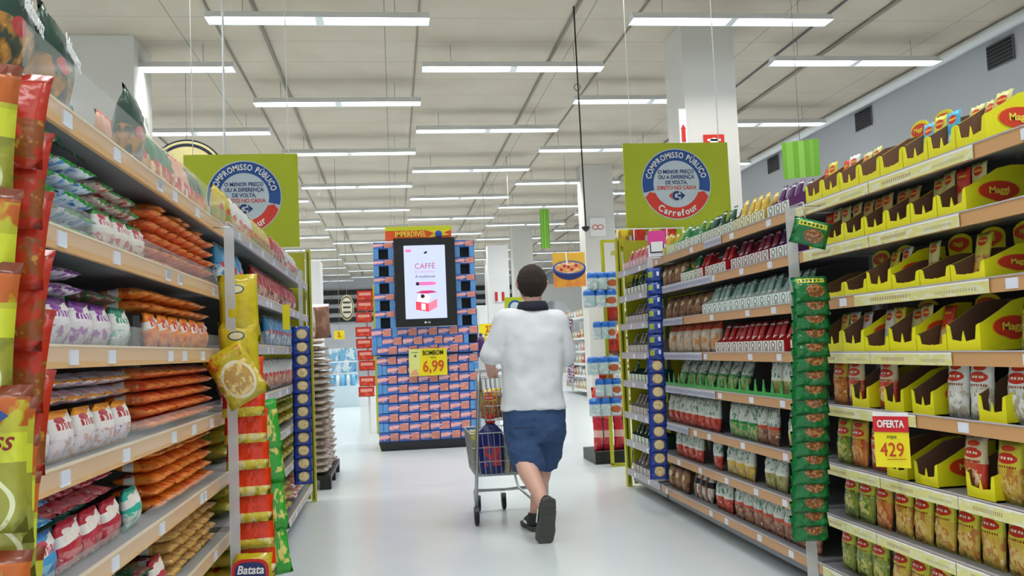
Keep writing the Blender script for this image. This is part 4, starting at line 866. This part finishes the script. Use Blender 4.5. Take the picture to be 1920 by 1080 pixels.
person = empty('person', 'person in white polo shirt and blue denim shorts pushing a trolley', 'person', (MX, MY, 0))
def W_(x, y, z): return (x-MX, y-MY, z)
b = MB()
rings(b, [(0.0, .0, z, rx, ry) for z, rx, ry in ((.84, .15, .11), (.92, .165, .12), (1.05, .155, .11), (1.2, .165, .115), (1.32, .18, .115), (1.42, .165, .095), (1.47, .09, .07))])
chain(b, [(0.02, .0, 1.42), (.025, .0, 1.53), (.025, .015, 1.60)], [.07, .062, .06])
# head with face
rings(b, [(.025, .02+dy, 1.65+(z-1.65)*1.06, rx*1.1, ry*1.06) for z, rx, ry, dy in ((1.545, .04, .045, .05), (1.56, .058, .07, .03), (1.59, .07, .09, .012), (1.63, .078, .1, .005), (1.67, .082, .104, 0), (1.71, .078, .1, -.003), (1.745, .06, .08, -.004), (1.765, .03, .04, -.004))], 20)
caps(b, (.025, .118, 1.655), (.025, .138, 1.625), .009, .014); caps(b, (.005, .115, 1.585), (.045, .115, 1.585), .008, .008)
caps(b, (.025, .09, 1.55), (.025, .1, 1.555), .022, .02)
for s_ in (-1, 1):
    ex = .025+s_*.092; caps(b, (ex, .012, 1.625), (ex+s_*.008, .004, 1.66), .012, .016, 10)
    caps(b, (.025+s_*.03, .104, 1.672), (.025+s_*.045, .1, 1.672), .008, .008, 8)
# arms: left hand on the handle, right hand ahead of the body
A = {'L': [W_(.745, 6.06, 1.40), W_(.63, 6.07, 1.165), W_(.66, 6.31, 1.045)], 'R': [W_(1.09, 6.06, 1.39), W_(1.15, 6.10, 1.13), W_(1.0, 6.34, 1.05)]}
HND = {}
for k, pts in A.items():
    chain(b, pts, [.055, .045, .028]); w = Vector(pts[2]); s_ = 1 if k == 'L' else -1
    kn = w+Vector((.025*s_, .075, .028)); chain(b, [w, kn], [.028, .03])
    for q in range(4):
        off_ = Vector((s_*(-.03+.02*q)*1.0, 0, 0)); k0 = kn+off_+Vector((0, .005, 0)); L_ = (.9, 1, 1.05, .85)[q]
        chain(b, [k0, k0+Vector((0, .032*L_, -.004)), k0+Vector((0, .042*L_, -.034)), k0+Vector((0, .022, -.050*L_))], [.0105, .0095, .009, .0075], 8)
    t0 = w+Vector((s_*.03, .03, 0)); chain(b, [t0, t0+Vector((s_*.022, .03, -.012)), t0+Vector((s_*.02, .058, -.02))], [.013, .011, .008], 8)
# legs
LG = {'L': [W_(.83, 6.05, .86), W_(.80, 5.97, .50), W_(.905, 5.735, .215)], 'R': [W_(1.0, 6.05, .86), W_(.985, 6.12, .48), W_(.90, 6.13, .10)]}
chain(b, [LG['L'][0], W_(.815, 6.01, .62), LG['L'][1], W_(.843, 5.885, .40), W_(.885, 5.79, .29), LG['L'][2]], [.09, .08, .062, .067, .05, .038])
chain(b, [LG['R'][0], W_(1.0, 6.09, .62), LG['R'][1], W_(.955, 6.125, .36), W_(.92, 6.13, .22), LG['R'][2]], [.09, .08, .06, .062, .046, .036])
caps(b, W_(.90, 6.13, .07), W_(.885, 6.28, .04), .032, .028); caps(b, W_(.905, 5.735, .20), W_(.893, 5.72, .10), .03, .02)
body = b.obj('body', skin, person); remesh(body, .0062, 4)
# shirt
b = MB()
rings(b, [(x-MX, y, z, rx, ry) for x, y, z, rx, ry in ((.905, 0, .805, .222, .16), (.905, 0, .84, .218, .158), (.905, .0, .95, .205, .15), (.91, 0, 1.08, .205, .145), (.915, 0, 1.2, .212, .145), (.92, 0, 1.32, .218, .14), (.92, .0, 1.38, .21, .125), (.925, 0, 1.43, .175, .105), (.93, .0, 1.47, .12, .085), (.935, .0, 1.50, .082, .072))], 32, .88)
for k, s_ in (('L', -1), ('R', 1)):
    p0, p1 = Vector(A[k][0]), Vector(A[k][1])
    chain(b, [p0+Vector((-s_*.04, 0, .005)), p0, p0+(p1-p0)*.5, p0+(p1-p0)*.86], [.085, .088, .084, .082])
    caps(b, p0+(p1-p0)*.86, p0+(p1-p0)*.87, .083, .083)
shirt = b.obj('shirt', mat('white_cotton', '#e4e9ef', .85), person); remesh(shirt, .010, 8, [(.03, .15), (.004, .07)])
b = MB(); N = 28      # folded navy collar
pr = [(.082, 1.462), (.100, 1.470), (.092, 1.505), (.078, 1.532), (.068, 1.532), (.066, 1.48)]
P = []; U = []
for k in range(len(pr)+1):
    r_, z = pr[k % len(pr)]
    for j in range(N):
        t = 2*PI*j/N; P.append((.022+math.cos(t)*(r_+.012), -.002+math.sin(t)*r_*1.05, z-.02*max(0, math.sin(t)))); U.append((0, 0))
b.grid(P, U, N, len(pr), closed=True); b.obj('collar', M['navy'], person)
# denim shorts: two flared legs
b = MB()
rings(b, [(x-MX, y, z, rx, ry) for x, y, z, rx, ry in ((.91, 0.01, .60, .205, .15), (.91, 0, .68, .208, .155), (.91, 0, .77, .207, .15), (.91, 0, .86, .2, .14))], 28, .85)
rings(b, [(x-MX, y-MY, z, rx, ry) for x, y, z, rx, ry in ((.855, 5.985, .415, .108, .115), (.853, 5.99, .45, .112, .12), (.835, 6.01, .55, .115, .13), (.82, 6.04, .68, .11, .13), (.83, 6.05, .8, .1, .12))], 20, .9)
rings(b, [(x-MX, y-MY, z, rx, ry) for x, y, z, rx, ry in ((.985, 6.12, .395, .083, .1), (.985, 6.115, .45, .092, .11), (1.0, 6.09, .55, .108, .125), (1.0, 6.06, .68, .11, .13), (.99, 6.05, .8, .1, .12))], 20, .9)
den = mat('blue_denim', '#35527f', .85, var=.3, vscale=9, bump=.3, bscale=90)
shorts = b.obj('shorts', den, person); remesh(shorts, .01, 4, [(.03, .1), (.008, .03)])
MB().box(-.16, -.02, -.166, -.162, .70, .705).obj('pocket_seam', M['navy'], shorts)
# hair
hr = mat('dark_brown_hair', '#33241f', .7, bump=.8, bscale=160); b = MB(); P = []; U = []; nu, nv = 30, 22
q_ = random.Random(3)
for j in range(nv+1):
    v = j/nv; ph = PI*v
    for i in range(nu):
        t = 2*PI*i/nu; x, y, z = math.sin(ph)*math.cos(t), math.sin(ph)*math.sin(t), math.cos(ph)
        R1 = [.104, .122, .124]
        px, py, pz = x*R1[0], y*R1[1], z*R1[2]
        if pz < 0 and y < .25: px *= 1-(.22*(-z)**1.5); py *= 1-(.18*(-z)**2)
        if y > .25 and z < .45: px *= .78; py *= .7
        f = 1+q_.uniform(-.012, .012); P.append((.025+px*f, .005+py*f, 1.662+pz*f)); U.append((0, 0))
b.grid(P, U, nu, nv, closed=True); hair = b.obj('hair', hr, person)
m = hair.modifiers.new('s', 'SUBSURF'); m.levels = m.render_levels = 1
tx = bpy.data.textures.new('tufts', 'CLOUDS'); tx.noise_scale = .02; m = hair.modifiers.new('d', 'DISPLACE'); m.texture = tx; m.strength = .014; m.texture_coords = 'LOCAL'
# shoes
def shoe(name, M4, par):
    sole = MB(); up = MB(); st = MB()
    out = [(-.03, -.10), (-.036, -.05), (-.034, .02), (-.045, .08), (-.042, .14), (-.02, .172), (.015, .172), (.038, .14), (.043, .08), (.036, .02), (.035, -.05), (.03, -.10), (0, -.118)]
    n = len(out); lo = [(x, y, 0) for x, y in out]; hi = [(x*1.06, y*1.03, .026) for x, y in out]
    sole.quadf(lo[::-1]); sole.quadf(hi)
    for i in range(n): sole.quadf([lo[i], lo[(i+1) % n], hi[(i+1) % n], hi[i]])
    for k in range(7): sole.box(-.03, .03, -.09+k*.036, -.078+k*.036, -.004, .001)
    sole.xf(M4)
    rings(up, [(0, .03, .024, .041, .135), (0, .02, .045, .042, .125), (0, -.005, .065, .038, .1), (0, -.04, .085, .035, .062), (0, -.05, .1, .035, .05)], 20, .9); up.xf(M4)
    u = up.obj(name, mat('shoe_black', '#24262a', .6), par); s_ = sole.obj('sole', mat('shoe_sole_grey', '#4a4c48', .7), u)
    for k in (-1, 1): st.box(k*.044-.002, k*.044+.002, -.03, .05, .035, .05)
    for k in range(3): st.box(-.03, .03, .01+k*.02, .016+k*.02, .075-k*.006, .079-k*.006)
    st.xf(M4).obj('stripe', M['white'], u)
MR = Matrix.Translation(W_(.888, 6.16, .004)) @ Matrix.Rotation(.12, 4, 'Z') @ Matrix.Diagonal((1.2, 1, 1.1, 1))
shoe('shoe', MR, person)
ML = Matrix.Translation(W_(.905, 5.655, .135)) @ Matrix.Rotation(.12, 4, 'Y') @ Matrix.Rotation(-math.radians(80), 4, 'X') @ Matrix.Diagonal((1.35, 1.05, 1.1, 1)) @ Matrix.Translation((0, -.03, 0))
shoe('shoe', ML, person)
# ------------------------------------------------------------------ trolley
cart = empty('shopping_trolley', 'wire two-basket shopping trolley in front of the shopper', 'trolley', (.78, 6.7, 0))
CX, CY = .78, 6.7
def c_(x, y, z): return (x-CX, y-CY, z)
for s_, xs in ((0, (.585, .53, .565)), (1, (1.03, 1.03, .99))):
    MB().tube([c_(xs[0], 6.42, 1.075), c_(xs[0]-.01, 6.44, .9), c_(xs[1]+.015, 6.43, .4), c_(xs[1], 6.42, .12)], .0125, 8).obj('upright', M['chrome'], cart)
    MB().tube([c_(xs[1], 6.42, .15), c_(xs[2], 6.95, .15)], .011, 8).obj('side_rail', M['chrome'], cart)
MB().tube([c_(.56, 6.42, 1.075), c_(1.05, 6.42, 1.075)], .014, 10).obj('handle', mat('handle_plastic', '#c9cdd2', .3), cart)
MB().tube([c_(.565, 7.0, .15), c_(1.0, 7.0, .15)], .014, 8).obj('crossbar', M['chrome'], cart)
MB().tube([c_(.86, 6.95, .33), c_(.87, 6.7, .2), c_(.93, 6.5, .15), c_(1.03, 6.42, .15)], .009, 8).obj('curved_brace', M['chrome'], cart)
for x, y in ((.53, 6.42), (.59, 6.95), (.79, 7.0), (1.02, 6.42)):
    k = MB().box(-.018, .018, -.03, .03, .045, .12).obj('caster_fork', M['grey'], cart, c_(x, y, 0))
    MB().lathe([(0, -.014), (.04, -.016), (.05, -.008), (.05, .008), (.04, .016), (0, .014)], (0, -.01, .05), 16, ax='x').obj('wheel', M['black'], k)
def basket(name, x0, x1, y0, y1, z0, z1, tp=.03):
    b = MB(); r = .0032
    def P(u, v, z):
        t = (z-z0)/(z1-z0); s = tp*(1-t); return c_(x0+s+(x1-x0-2*s)*u, y0+s*.3+(y1-y0-1.3*s)*v, z)
    def seg(a, c, rr=r): b.tube([a, c], rr, 5, cap=False)
    for z in (z0, z0+(z1-z0)*.33, z0+(z1-z0)*.66, z1):
        rr = .005 if z in (z0, z1) else r
        for a, c in (((0, 0), (1, 0)), ((1, 0), (1, 1)), ((1, 1), (0, 1)), ((0, 1), (0, 0))): seg(P(*a, z), P(*c, z), rr)
    for i in range(13):
        u = i/12
        seg(P(u, 0, z0), P(u, 0, z1)); seg(P(u, 1, z0), P(u, 1, z1)); seg(P(u, 0, z0), P(u, 1, z0))
        seg(P(0, u, z0), P(0, u, z1)); seg(P(1, u, z0), P(1, u, z1)); seg(P(0, u, z0), P(1, u, z0))
    return b.obj(name, M['chrome'], cart)
basket('upper_basket', .60, 1.01, 6.45, 6.85, .72, 1.02)
basket('lower_basket', .51, 1.01, 6.46, 7.05, .33, .63)
def bottle(name, x, y, z, w, d, h, mb, mc, cap_h, label, cat, lm=None):
    g = empty(name, label, cat, (x, y, z))
    P = [(.48, 0), (.5, .03), (.5, .62), (.46, .74), (.26, .84), (.16, .88), (.16, .9)]
    b = MB(); b.lathe([(0, 0)]+[(a*w, t*h) for a, t in P]+[(0, .9*h)], n=20, sy=d/w); b.obj('bottle_body', mb, g)
    MB().lathe([(0, h*.89), (w*.2, h*.89), (w*.2, h*.89+cap_h), (w*.14, h*.89+cap_h*1.15), (0, h*.89+cap_h*1.15)], n=14).obj('cap', mc, g)
    if lm: MB().box(-w*.33, w*.33, -d*.515, -d*.49, h*.14, h*.5).obj('front_label', lm, g)
    return g
bottle('detergent_jug', .665, 6.56, .337, .185, .13, .40, mat('jug_blue', '#1d2b78', .3), mat('cap_red', '#e0301c', .35), .055, 'dark blue detergent jug with red cap in the lower basket', 'jug', pmat('jug_label', '#2a3f9a', [('n', 0, 1, 3, .48, '#d03a3a'), ('r', .5, .8, .4, .9, '#d8403a')], .4, 0))
o = MB().box(-.05, .05, -.08, .08, 0, .29).obj('carton', pmat('cart_carton', '#a8ad84', [('v', .8, 1, '#e0d860'), ('n', .7, 1, 5, .6, '#c9502c')], .5, 0), None, (.585, 6.75, .337)); tag(o, 'pale green carton with yellow top at left of lower basket', 'carton')
bottle('bottle', .79, 6.62, .337, .08, .08, .33, mat('bottle_cream', '#d8d4b0', .3), M['black'], .03, 'cream bottle with black cap beside the blue jug', 'bottle')
for i, (x, y) in enumerate(((.85, 6.56), (.93, 6.66))):
    o = link('bread_bag', BR[0]); o.location = (x, y, .337); o.scale = (.8, .8, 1.2); tag(o, 'brown packet in the lower basket beside the jug, %s' % ('left one' if i == 0 else 'right one'), 'packet')
for i, (x, y, c) in enumerate(((.665, 6.56, 'gold'), (.78, 6.6, 'brown'), (.88, 6.56, 'red'), (.72, 6.72, 'gold'), (.88, 6.72, 'brown'))):
    o = link('grocery_bag', {'gold': PF['orange'][0], 'brown': BR[1], 'red': PF['red'][0]}[c]); o.location = (x, y, .727); o.rotation_euler = (0, 0, .2*i)
    tag(o, '%s packet inside the upper trolley basket, %s from left' % ({'gold': 'amber', 'brown': 'brown kraft', 'red': 'red'}[c], ORD[i]), 'packet')
# ------------------------------------------------------------------ sacks on a pallet by the left end panel
pl = empty('pallet', 'black pallet carrying the tall pile of beige sacks', 'pallet', (-.87, 9.25, 0))
MB().box(-.25, .25, -.68, .70, .09, .13).obj('deck', M['black'], pl)
for x in (-.2, .2):
    for y in (-.6, 0, .62): MB().box(x-.05, x+.05, y-.06, y+.06, 0, .09).obj('foot', M['black'], pl)
SKM = pmat('sack_film', '#c4b4aa', [('n', 0, 1, 4, .54, '#8f6c5e'), ('n', 0, 1, 9, .55, '#e2dad2')], .3, .4)
SK = packs('flour_sack', .245, .42, .058, SKM, 3, crimp=.02, zig=.001, wr=.0025)
for t in range(20):
    for q in range(5):
        z = .134+.063*(t+.5)
        if t > 16 and q > 2 or t > 18 and q > 0: continue
        o = link('sack', SK[(t+q) % 3]); o.location = (-.635+rnd.uniform(-.012, .012)-.42, 8.72+.255*q+rnd.uniform(-.01, .01), z); o.rotation_euler = (-PI/2, 0, PI/2+PI+rnd.uniform(-.05, .05))
        o.location.x = -.64+rnd.uniform(-.012, .012); o.rotation_euler = (-PI/2, 0, PI/2)
        tag(o, 'beige sack on the black pallet, %s layer up, %s from the camera' % (ORD[t], ORD[q]), 'sack', 'beige sacks on the pallet')
o = link('sack', pillow('paper_sack', .22, .33, .1, pmat('paper_sack_film', '#8a5f4c', [('u', 0, .2, '#e4e0dc'), ('n', 0, 1, 3, .55, '#a8806c'), ('v', .92, 1, '#e8e4e0')], .5))); o.location = (-.70, 8.9, 1.395); o.rotation_euler = (0, -.05, .5)
tag(o, 'single brown and white sack standing on top of the pile', 'sack')
# ------------------------------------------------------------------ right: yellow rack with shrink-wrapped packs beyond the end panel
g = empty('yellow_rack', 'tall open yellow tube rack behind the right end panel', 'rack', (2.15, 9.0, 0))
MB().box(-.035, -.005, -.02, .02, .02, 2.26).obj('post', M['yframe'], g); MB().box(.15, .18, -.02, .02, .02, 2.28).obj('post', M['yframe'], g)
MB().box(-.035, .18, -.02, .02, 2.26, 2.285).obj('top_bar', M['yframe'], g); MB().box(-.035, .18, -.02, .02, 0, .03).obj('foot_bar', M['yframe'], g)
WP = pmat('bottle_film', '#b8ccd4', [('v', .66, 1, '#2a6cc8'), ('n', .66, 1, 5, .6, '#5a9ae0'), ('n', 0, .6, 6, .52, '#dfe8ea'), ('e', .8, .35, .16, .2, '#b8603a')], .25, .2)
WB = MB()
for i in range(3):
    WB.lathe([(0, 0), (.052, .0), (.056, .02), (.056, .16), (.05, .19), (.03, .2), (0, .2)], (-.1+.1*i, 0, 0), 14)
i0 = len(WB.v); WBm = WB.mesh('bottle_pack', WP)
def uvz(me):
    zs = [v.co.z for v in me.vertices]; xs = [v.co.x for v in me.vertices]; L = me.uv_layers[0].data
    for lp in me.loops:
        c = me.vertices[lp.vertex_index].co; L[lp.index].uv = ((c.x-min(xs))/(max(xs)-min(xs)), (c.z-min(zs))/(max(zs)-min(zs)))
uvz(WBm)
for i, (x, z, s_) in enumerate(((2.09, 1.775, 1), (2.06, 1.60, 1.1), (2.09, 1.28, .75), (2.06, .93, 1.05), (2.1, .71, .85), (2.06, .52, 1.05))):
    sh_ = MB().box(-.16*s_, .16*s_, -.06, .085, -.008, 0).obj('rack_tray', M['clear'], None, (x, 8.90, z-.002)); tag(sh_, 'clear tray under the blue bottle pack, %s from the top' % ORD[i], 'tray')
    o = link('bottle_pack', WBm); o.location = (x, 8.90, z); o.scale = (s_, s_, .88); tag(o, 'blue wrapped triple bottle pack on yellow rack, %s from the top' % ORD[i], 'bottle pack')
for i, (x, z) in enumerate(((2.23, 1.46), (2.2, 1.13), (2.12, .80))):
    o = link('red_packet', TB['red']); o.location = (x, 9.06, z); o.scale = (1.2, .5, 1.1); tag(o, 'red packet between the blue packs on yellow rack, %s from the top' % ORD[i], 'packet')
pl = empty('pallet', 'black pallet under the red bags beside the yellow rack', 'pallet', (2.2, 9.45, 0)); MB().box(-.2, .35, -.25, .35, 0, .12).obj('deck', M['black'], pl)
RD = packs('red_bag_big', .2, .36, .12, pmat('red_bag_film', '#c8243a', [('n', 0, 1, 3, .55, '#e0604a'), ('v', .4, .6, '#e8b8b0'), ('u', .45, .52, '#2a2a34')], .2), 2)
for i in range(2):
    for j in range(2):
        o = link('red_bag', RD[i]); o.location = (2.11+.21*i, 9.3, .124+.3*j); o.rotation_euler = (0, 0, .15*i); tag(o, 'large red bag beside the yellow rack foot, %s row, %s one' % (('lower', 'upper')[j], ('left', 'right')[i]), 'bag')
# ------------------------------------------------------------------ cereal gondola far right, cereal sign
def far_gondola(x, y0, y1, side, zs, cols_, desc, h=1.95, depth=.5, n=18, cat='packet', wh='white_paint'):
    s_ = side; g = empty('shelf_gondola', desc, 'shelf unit', (x, y0, 0)); L = y1-y0
    lo, hi = sorted((s_*.04, s_*depth)); 
    q0, q1 = sorted((s_*depth, s_*(depth+.04))); MB().box(q0, q1, 0, L, 0, h).obj('back_panel', M['white'], g)
    for z in zs: 
        a, c = sorted((0, s_*(depth-.01))); MB().box(a, c, 0, L, z-.05, z).obj('shelf', M['white'], g)
    for k, z in enumerate(zs):
        for i in range(n):
            c = cols_[(k*3+i*5//7) % len(cols_)]; w = L/n*rnd.uniform(.78, .9); hh = rnd.uniform(.15, .22)
            me = FARB.get(c) or FARB.setdefault(c, MB().box(-.5, .5, -.5, .5, 0, 1).mesh('far_box', pmat('far_print_'+c[1:], c, [('r', .15, .85, .4, .75, '#e6e2da'), ('n', .05, .4, 5, .52, '#8a5a4a'), ('v', .88, 1, '#c8c4ba')], .5, 0)))
            o = link('grocery_box', me); o.location = (x+s_*.13, y0+L*(i+.5)/n, z+.002); o.scale = (w, .16, hh); o.rotation_euler = (0, 0, -PI/2*s_)
            tag(o, 'box on %s, %s shelf, %s from camera' % (desc.split(' with')[0], ORD[k], ORD[i]), cat, 'boxes on '+desc)
    return g
FARB = {}
ZC = (.16, .5, .8, 1.1, 1.42, 1.93)
far_gondola(4.5, 17.6, 24.2, 1, ZC, ('#d8c8a8', '#c9d08a', '#d9a8a0', '#e0d8c8', '#b8c8d0', '#d8b878', '#c85a4a'), 'cereal aisle gondola with pale packets')
far_gondola(-2.2, 20, 26, -1, ZC[:5], ('#8ab8d8', '#5a9ac8', '#d8e4ea', '#3a7ab8'), 'blue goods gondola with pale shelves', n=14)
far_gondola(-3.2, 12.2, 18, -1, ZC[:5], ('#d8c8a8', '#b84a3a', '#e0d8c8', '#5a8a5a'), 'left middle gondola with mixed goods', n=16)
PU = packs('purple_packet', .2, .16, .05, pmat('purple_packet_film', '#e0d8e0', [('n', 0, 1, 4, .5, '#5a2a6a'), ('n', 0, 1, 8, .6, '#c83a5a')], .3), 2)
for i in range(11): hung(PU, 'snack_bag', 4.36, 22.4+.01*i, 1.75-.145*i, 0, 'purple and white packet on strip beyond the shopper, %s from the top' % ORD[i], 'packet', 'purple packets on far strip')
strip_thing(4.40, 22.5, .1, 1.93, .05, 'far hanging strip of purple packets right of the shopper')
g = empty('hanging_sign', 'square sign with cereal bowl hanging beyond the shopper', 'sign', (3.56, 18, 2.78))
MB().box(-.33, .33, 0, .02, -.36, .34).obj('board', pmat('cereal_orange', '#e0982a', [('v', .6, 1, '#e8b43a'), ('n', 0, .3, 3, .5, '#d8803a')], .5, 0), g)
b = MB(); n = 24
b.prism([(math.cos(PI+PI*i/n)*.34, math.sin(PI+PI*i/n)*.24+.02) for i in range(n+1)], -.01, -.001).obj('bowl', mat('bowl_navy', '#1c2c66', .4), g)
def ell(rx, rz, y, c, m, nm): return MB().prism([(math.cos(2*PI*i/n)*rx+c[0], math.sin(2*PI*i/n)*rz+c[1]) for i in range(n)], y, y+.003).obj(nm, m, g)
ell(.34, .14, -.014, (0, .03), mat('bowl_rim', '#3a5ab0', .4), 'bowl_rim'); ell(.30, .115, -.018, (0, .03), pmat('cereal_flakes', '#dc9a54', [('n', 0, 1, 6, .52, '#f0cfa0'), ('n', 0, 1, 9, .6, '#b8682c')], .6, 0), 'cereal')
for k, (x, z) in enumerate(((-.17, -.01), (-.02, .04), (.14, .07), (.05, -.01), (-.1, .06))): ell(.035, .03, -.022, (x, z), mat('berry_red', '#b82430', .4), 'berry')
MB().prism([(-.06, .1), (-.03, .1), (-.05, .34), (-.075, .34)], -.02, -.012).obj('milk_stream', M['white'], g); MB().tube([(0, .01, .34), (0, .01, CH-2.782)], .004, 4).obj('cord', M['wire'], g)
# ------------------------------------------------------------------ far zone behind the tower
g = empty('red_display', 'stack of red packets on a yellow-posted rack left of the tower', 'display rack', (-.43, 14.2, 0))
MB().box(.0, .03, .1, .13, 0, 2.2).obj('back_pole', M['white'], g); MB().box(.12, .17, -.02, .02, 0, 2.3).obj('post', M['yframe'], g)
RK = pmat('red_pack_print', '#c8301f', [('r', .12, .88, .5, .8, '#e8a090'), ('n', 0, .5, 4, .5, '#e05a3a'), ('v', 0, .06, '#7a1c14')], .4, 0)
RM = MB().box(-.12, .12, 0, .12, 0, .15).mesh('red_packet', RK)
for i, z in enumerate((.58, .74, .98, 1.14, 1.32, 1.50, 1.72, 1.9, 2.06)):
    o = link('red_packet', RM); o.location = (-.45+.02*math.sin(i), 14.16, z); tag(o, 'red packet box on rack left of chocolate tower, %s from the floor' % ORD[i], 'packet')
g = empty('oval_sign', 'oval black and gold sign hanging far behind the red rack', 'sign', (-1.5, 30, 2.78))
for k, (r, m, y) in enumerate(((1, mat('oval_gold', '#b8a878', .5), 0), (.88, mat('oval_dark', '#3a3c38', .5), -.01), (.78, mat('oval_cream', '#cfcbb4', .5), -.02))): 
    MB().prism([(math.cos(2*PI*i/28)*.23*r, math.sin(2*PI*i/28)*.42*r) for i in range(28)], y-.008, y).obj(('rim', 'ring', 'face')[k], m, g)
for k in range(3): MB().box(-.12, .12, -.035, -.03, .14-.16*k, .2-.16*k).obj('dark_stripe', mat('oval_dark', '#3a3c38', .5), g)
MB().tube([(0, 0, .42), (0, 0, CH-2.782)], .008, 4).obj('cord', M['wire'], g)
g = empty('column_badge', 'grey diamond arrow emblem on white far left column', 'badge', (-1.55, 16.04, 2.28))
MB().prism([(-.12, 0), (-.03, .1), (-.03, .05), (-.07, 0), (-.03, -.05), (-.03, -.1)], -.01, 0).obj('left_arrow', M['grey'], g); MB().prism([(.12, 0), (.03, .1), (.0, .05), (.04, 0), (.0, -.05), (.03, -.1)], -.01, 0).obj('right_arrow', M['grey'], g)
def price(x, y, z, w, h, t, label):
    g = empty('price_card', label, 'price card', (x, y, z)); MB().box(-w/2, w/2, 0, .02, -h/2, h/2).obj('sheet', mat('price_yellow', '#f0de14', .5), g)
    text(t, h*.8, mat('ink_handred2', '#d0501a', .5), g, (0, -.01, 0), bold=.02, sx=.8); MB().tube([(0, .01, h/2), (0, .01, CH-z-.002)], .004, 4).obj('cord', M['wire'], g)
price(2.03, 19.5, 1.66, .42, .24, '23', 'yellow price card reading 23 beside the shopper arm'); price(-1.06, 18, 1.63, .2, .17, '3,', 'small yellow price card at left behind the sacks')
g = empty('hanging_sign', 'small lime sign with round badge just left of shopper head', 'sign', (2.37, 18, 2.06)); MB().box(-.16, .2, 0, .02, -.17, .19).obj('board', mat('sign_lime', '#b4c21c', .5), g)
for r, m, y in ((.14, mat('sign_blue', '#1f4f94', .5), -.003), (.1, mat('sign_pale', '#c3d2da', .5), -.006)): MB().prism([(math.cos(2*PI*i/20)*r+.05, math.sin(2*PI*i/20)*r-.01) for i in range(20)], y-.002, y).obj('badge', m, g)
MB().tube([(0, .01, .19), (0, .01, CH-2.062)], .005, 4).obj('cord', M['wire'], g)
# chest freezers and bottle displays seen through the gaps
for i, (x, y) in enumerate(((-1.25, 22), (-1.5, 26), (1.9, 22.5), (2.3, 30))):
    g = empty('chilled_display', 'pale blue chilled display unit in the far aisle, %s one' % ('left', 'farther left', 'right', 'farther right')[i], 'chiller', (x, y, 0))
    MB().box(-.35, .35, 0, .7, 0, .5, top=.03).obj('tub', mat('chiller_white', '#cfe2ec', .4), g); MB().box(-.33, .33, .35, .68, .5, 1.4).obj('rear_shelves', pmat('chiller_goods', '#7ab4d4', [('n', 0, 1, 4, .5, '#d8e6ee'), ('n', 0, 1, 9, .58, '#2f7ab8'), ('v', .3, .34, '#e8eef2'), ('v', .62, .66, '#e8eef2')], .4, 0), g)
    for k in range(5): MB().lathe([(0, 0), (.045, 0), (.045, .2), (.02, .26), (0, .26)], (-.25+.125*k, .15, .5), 10).obj('bottle', mat('chiller_bottle_%d' % (k % 2), ('#7ac0e8', '#e4eef4')[k % 2], .3), g)
for i, (x, c, nm) in enumerate(((1.83, '#5a3a78', 'purple'), (1.95, '#d8c84a', 'yellow'))):
    bottle('bottle', x*.66, 12.75, 1.12, .12, .12, .34, mat('far_bottle_'+nm, c, .3), mat('far_cap_'+nm, c, .4), .03, '%s bottle on stand seen under the shopper left arm' % nm, 'bottle')
panel('bottle_stand', 1.12, 1.42, 12.6, 12.95, 0, 1.118, M['white'], 'plain white stand carrying two bottles right of the tower', 'stand')
# pale wall sections, red fire sign and dark doorways at the far end
struct(MB().box(1.7, 5.2, 34, 34.2, 0, 2.9).obj('wall_partition', M['white']))
for k, (x0, x1, z0, z1) in enumerate(((1.75, 2.35, 2.95, 3.12), (1.75, 2.35, 3.2, 3.36))): struct(MB().box(x0, x1, 33.95, 34.15, z0, z1).obj('trim_%d' % (50+k), M['black']))
for k, (x0, x1) in enumerate(((2.5, 2.7), (2.95, 3.1), (5.25, 5.6))): struct(MB().box(x0, x1, 33.9, 33.99, .6, 2.75).obj('door_%d' % (k+1), M['black']))
g = empty('safety_sign', 'small red and white sign on the white column behind the tower', 'safety sign', (2.82, 23.98, 2.62)); MB().box(-.14, .14, -.01, .01, -.14, .14).obj('plate', M['white'], g)
for s_ in (-1, 1): MB().box(s_*.09-.035, s_*.09+.035, -.02, -.011, -.12, .12).obj('red_bar', red, g)
g = empty('column_notice', 'white notice with thin red loops on the right far column', 'notice', (4.42, 18.98, 3.75)); MB().box(-.17, .17, -.01, .01, -.2, .2).obj('sheet', M['white'], g)
for s_ in (-1, 1): MB().tube([(s_*.06+math.cos(t)*.06, -.015, math.sin(t)*.05) for t in [2*PI*i/16 for i in range(17)]], .008, 5).obj('loop', red, g)
g = empty('arched_canopy', 'grey arched canopy opening far behind the shopper head', 'canopy', (5.3, 29.5, 0))
b = MB(); P = [(-.9, 0), (-.9, 3.3), (.9, 3.3), (.9, 0), (.5, 0)]+[(math.cos(t)*.5, 2.3+math.sin(t)*.45) for t in [PI*i/12 for i in range(13)]]+[(-.5, 0)]
b.prism(P, 0, .12).obj('arch', mat('arch_grey', '#a8aaa6', .6), g)
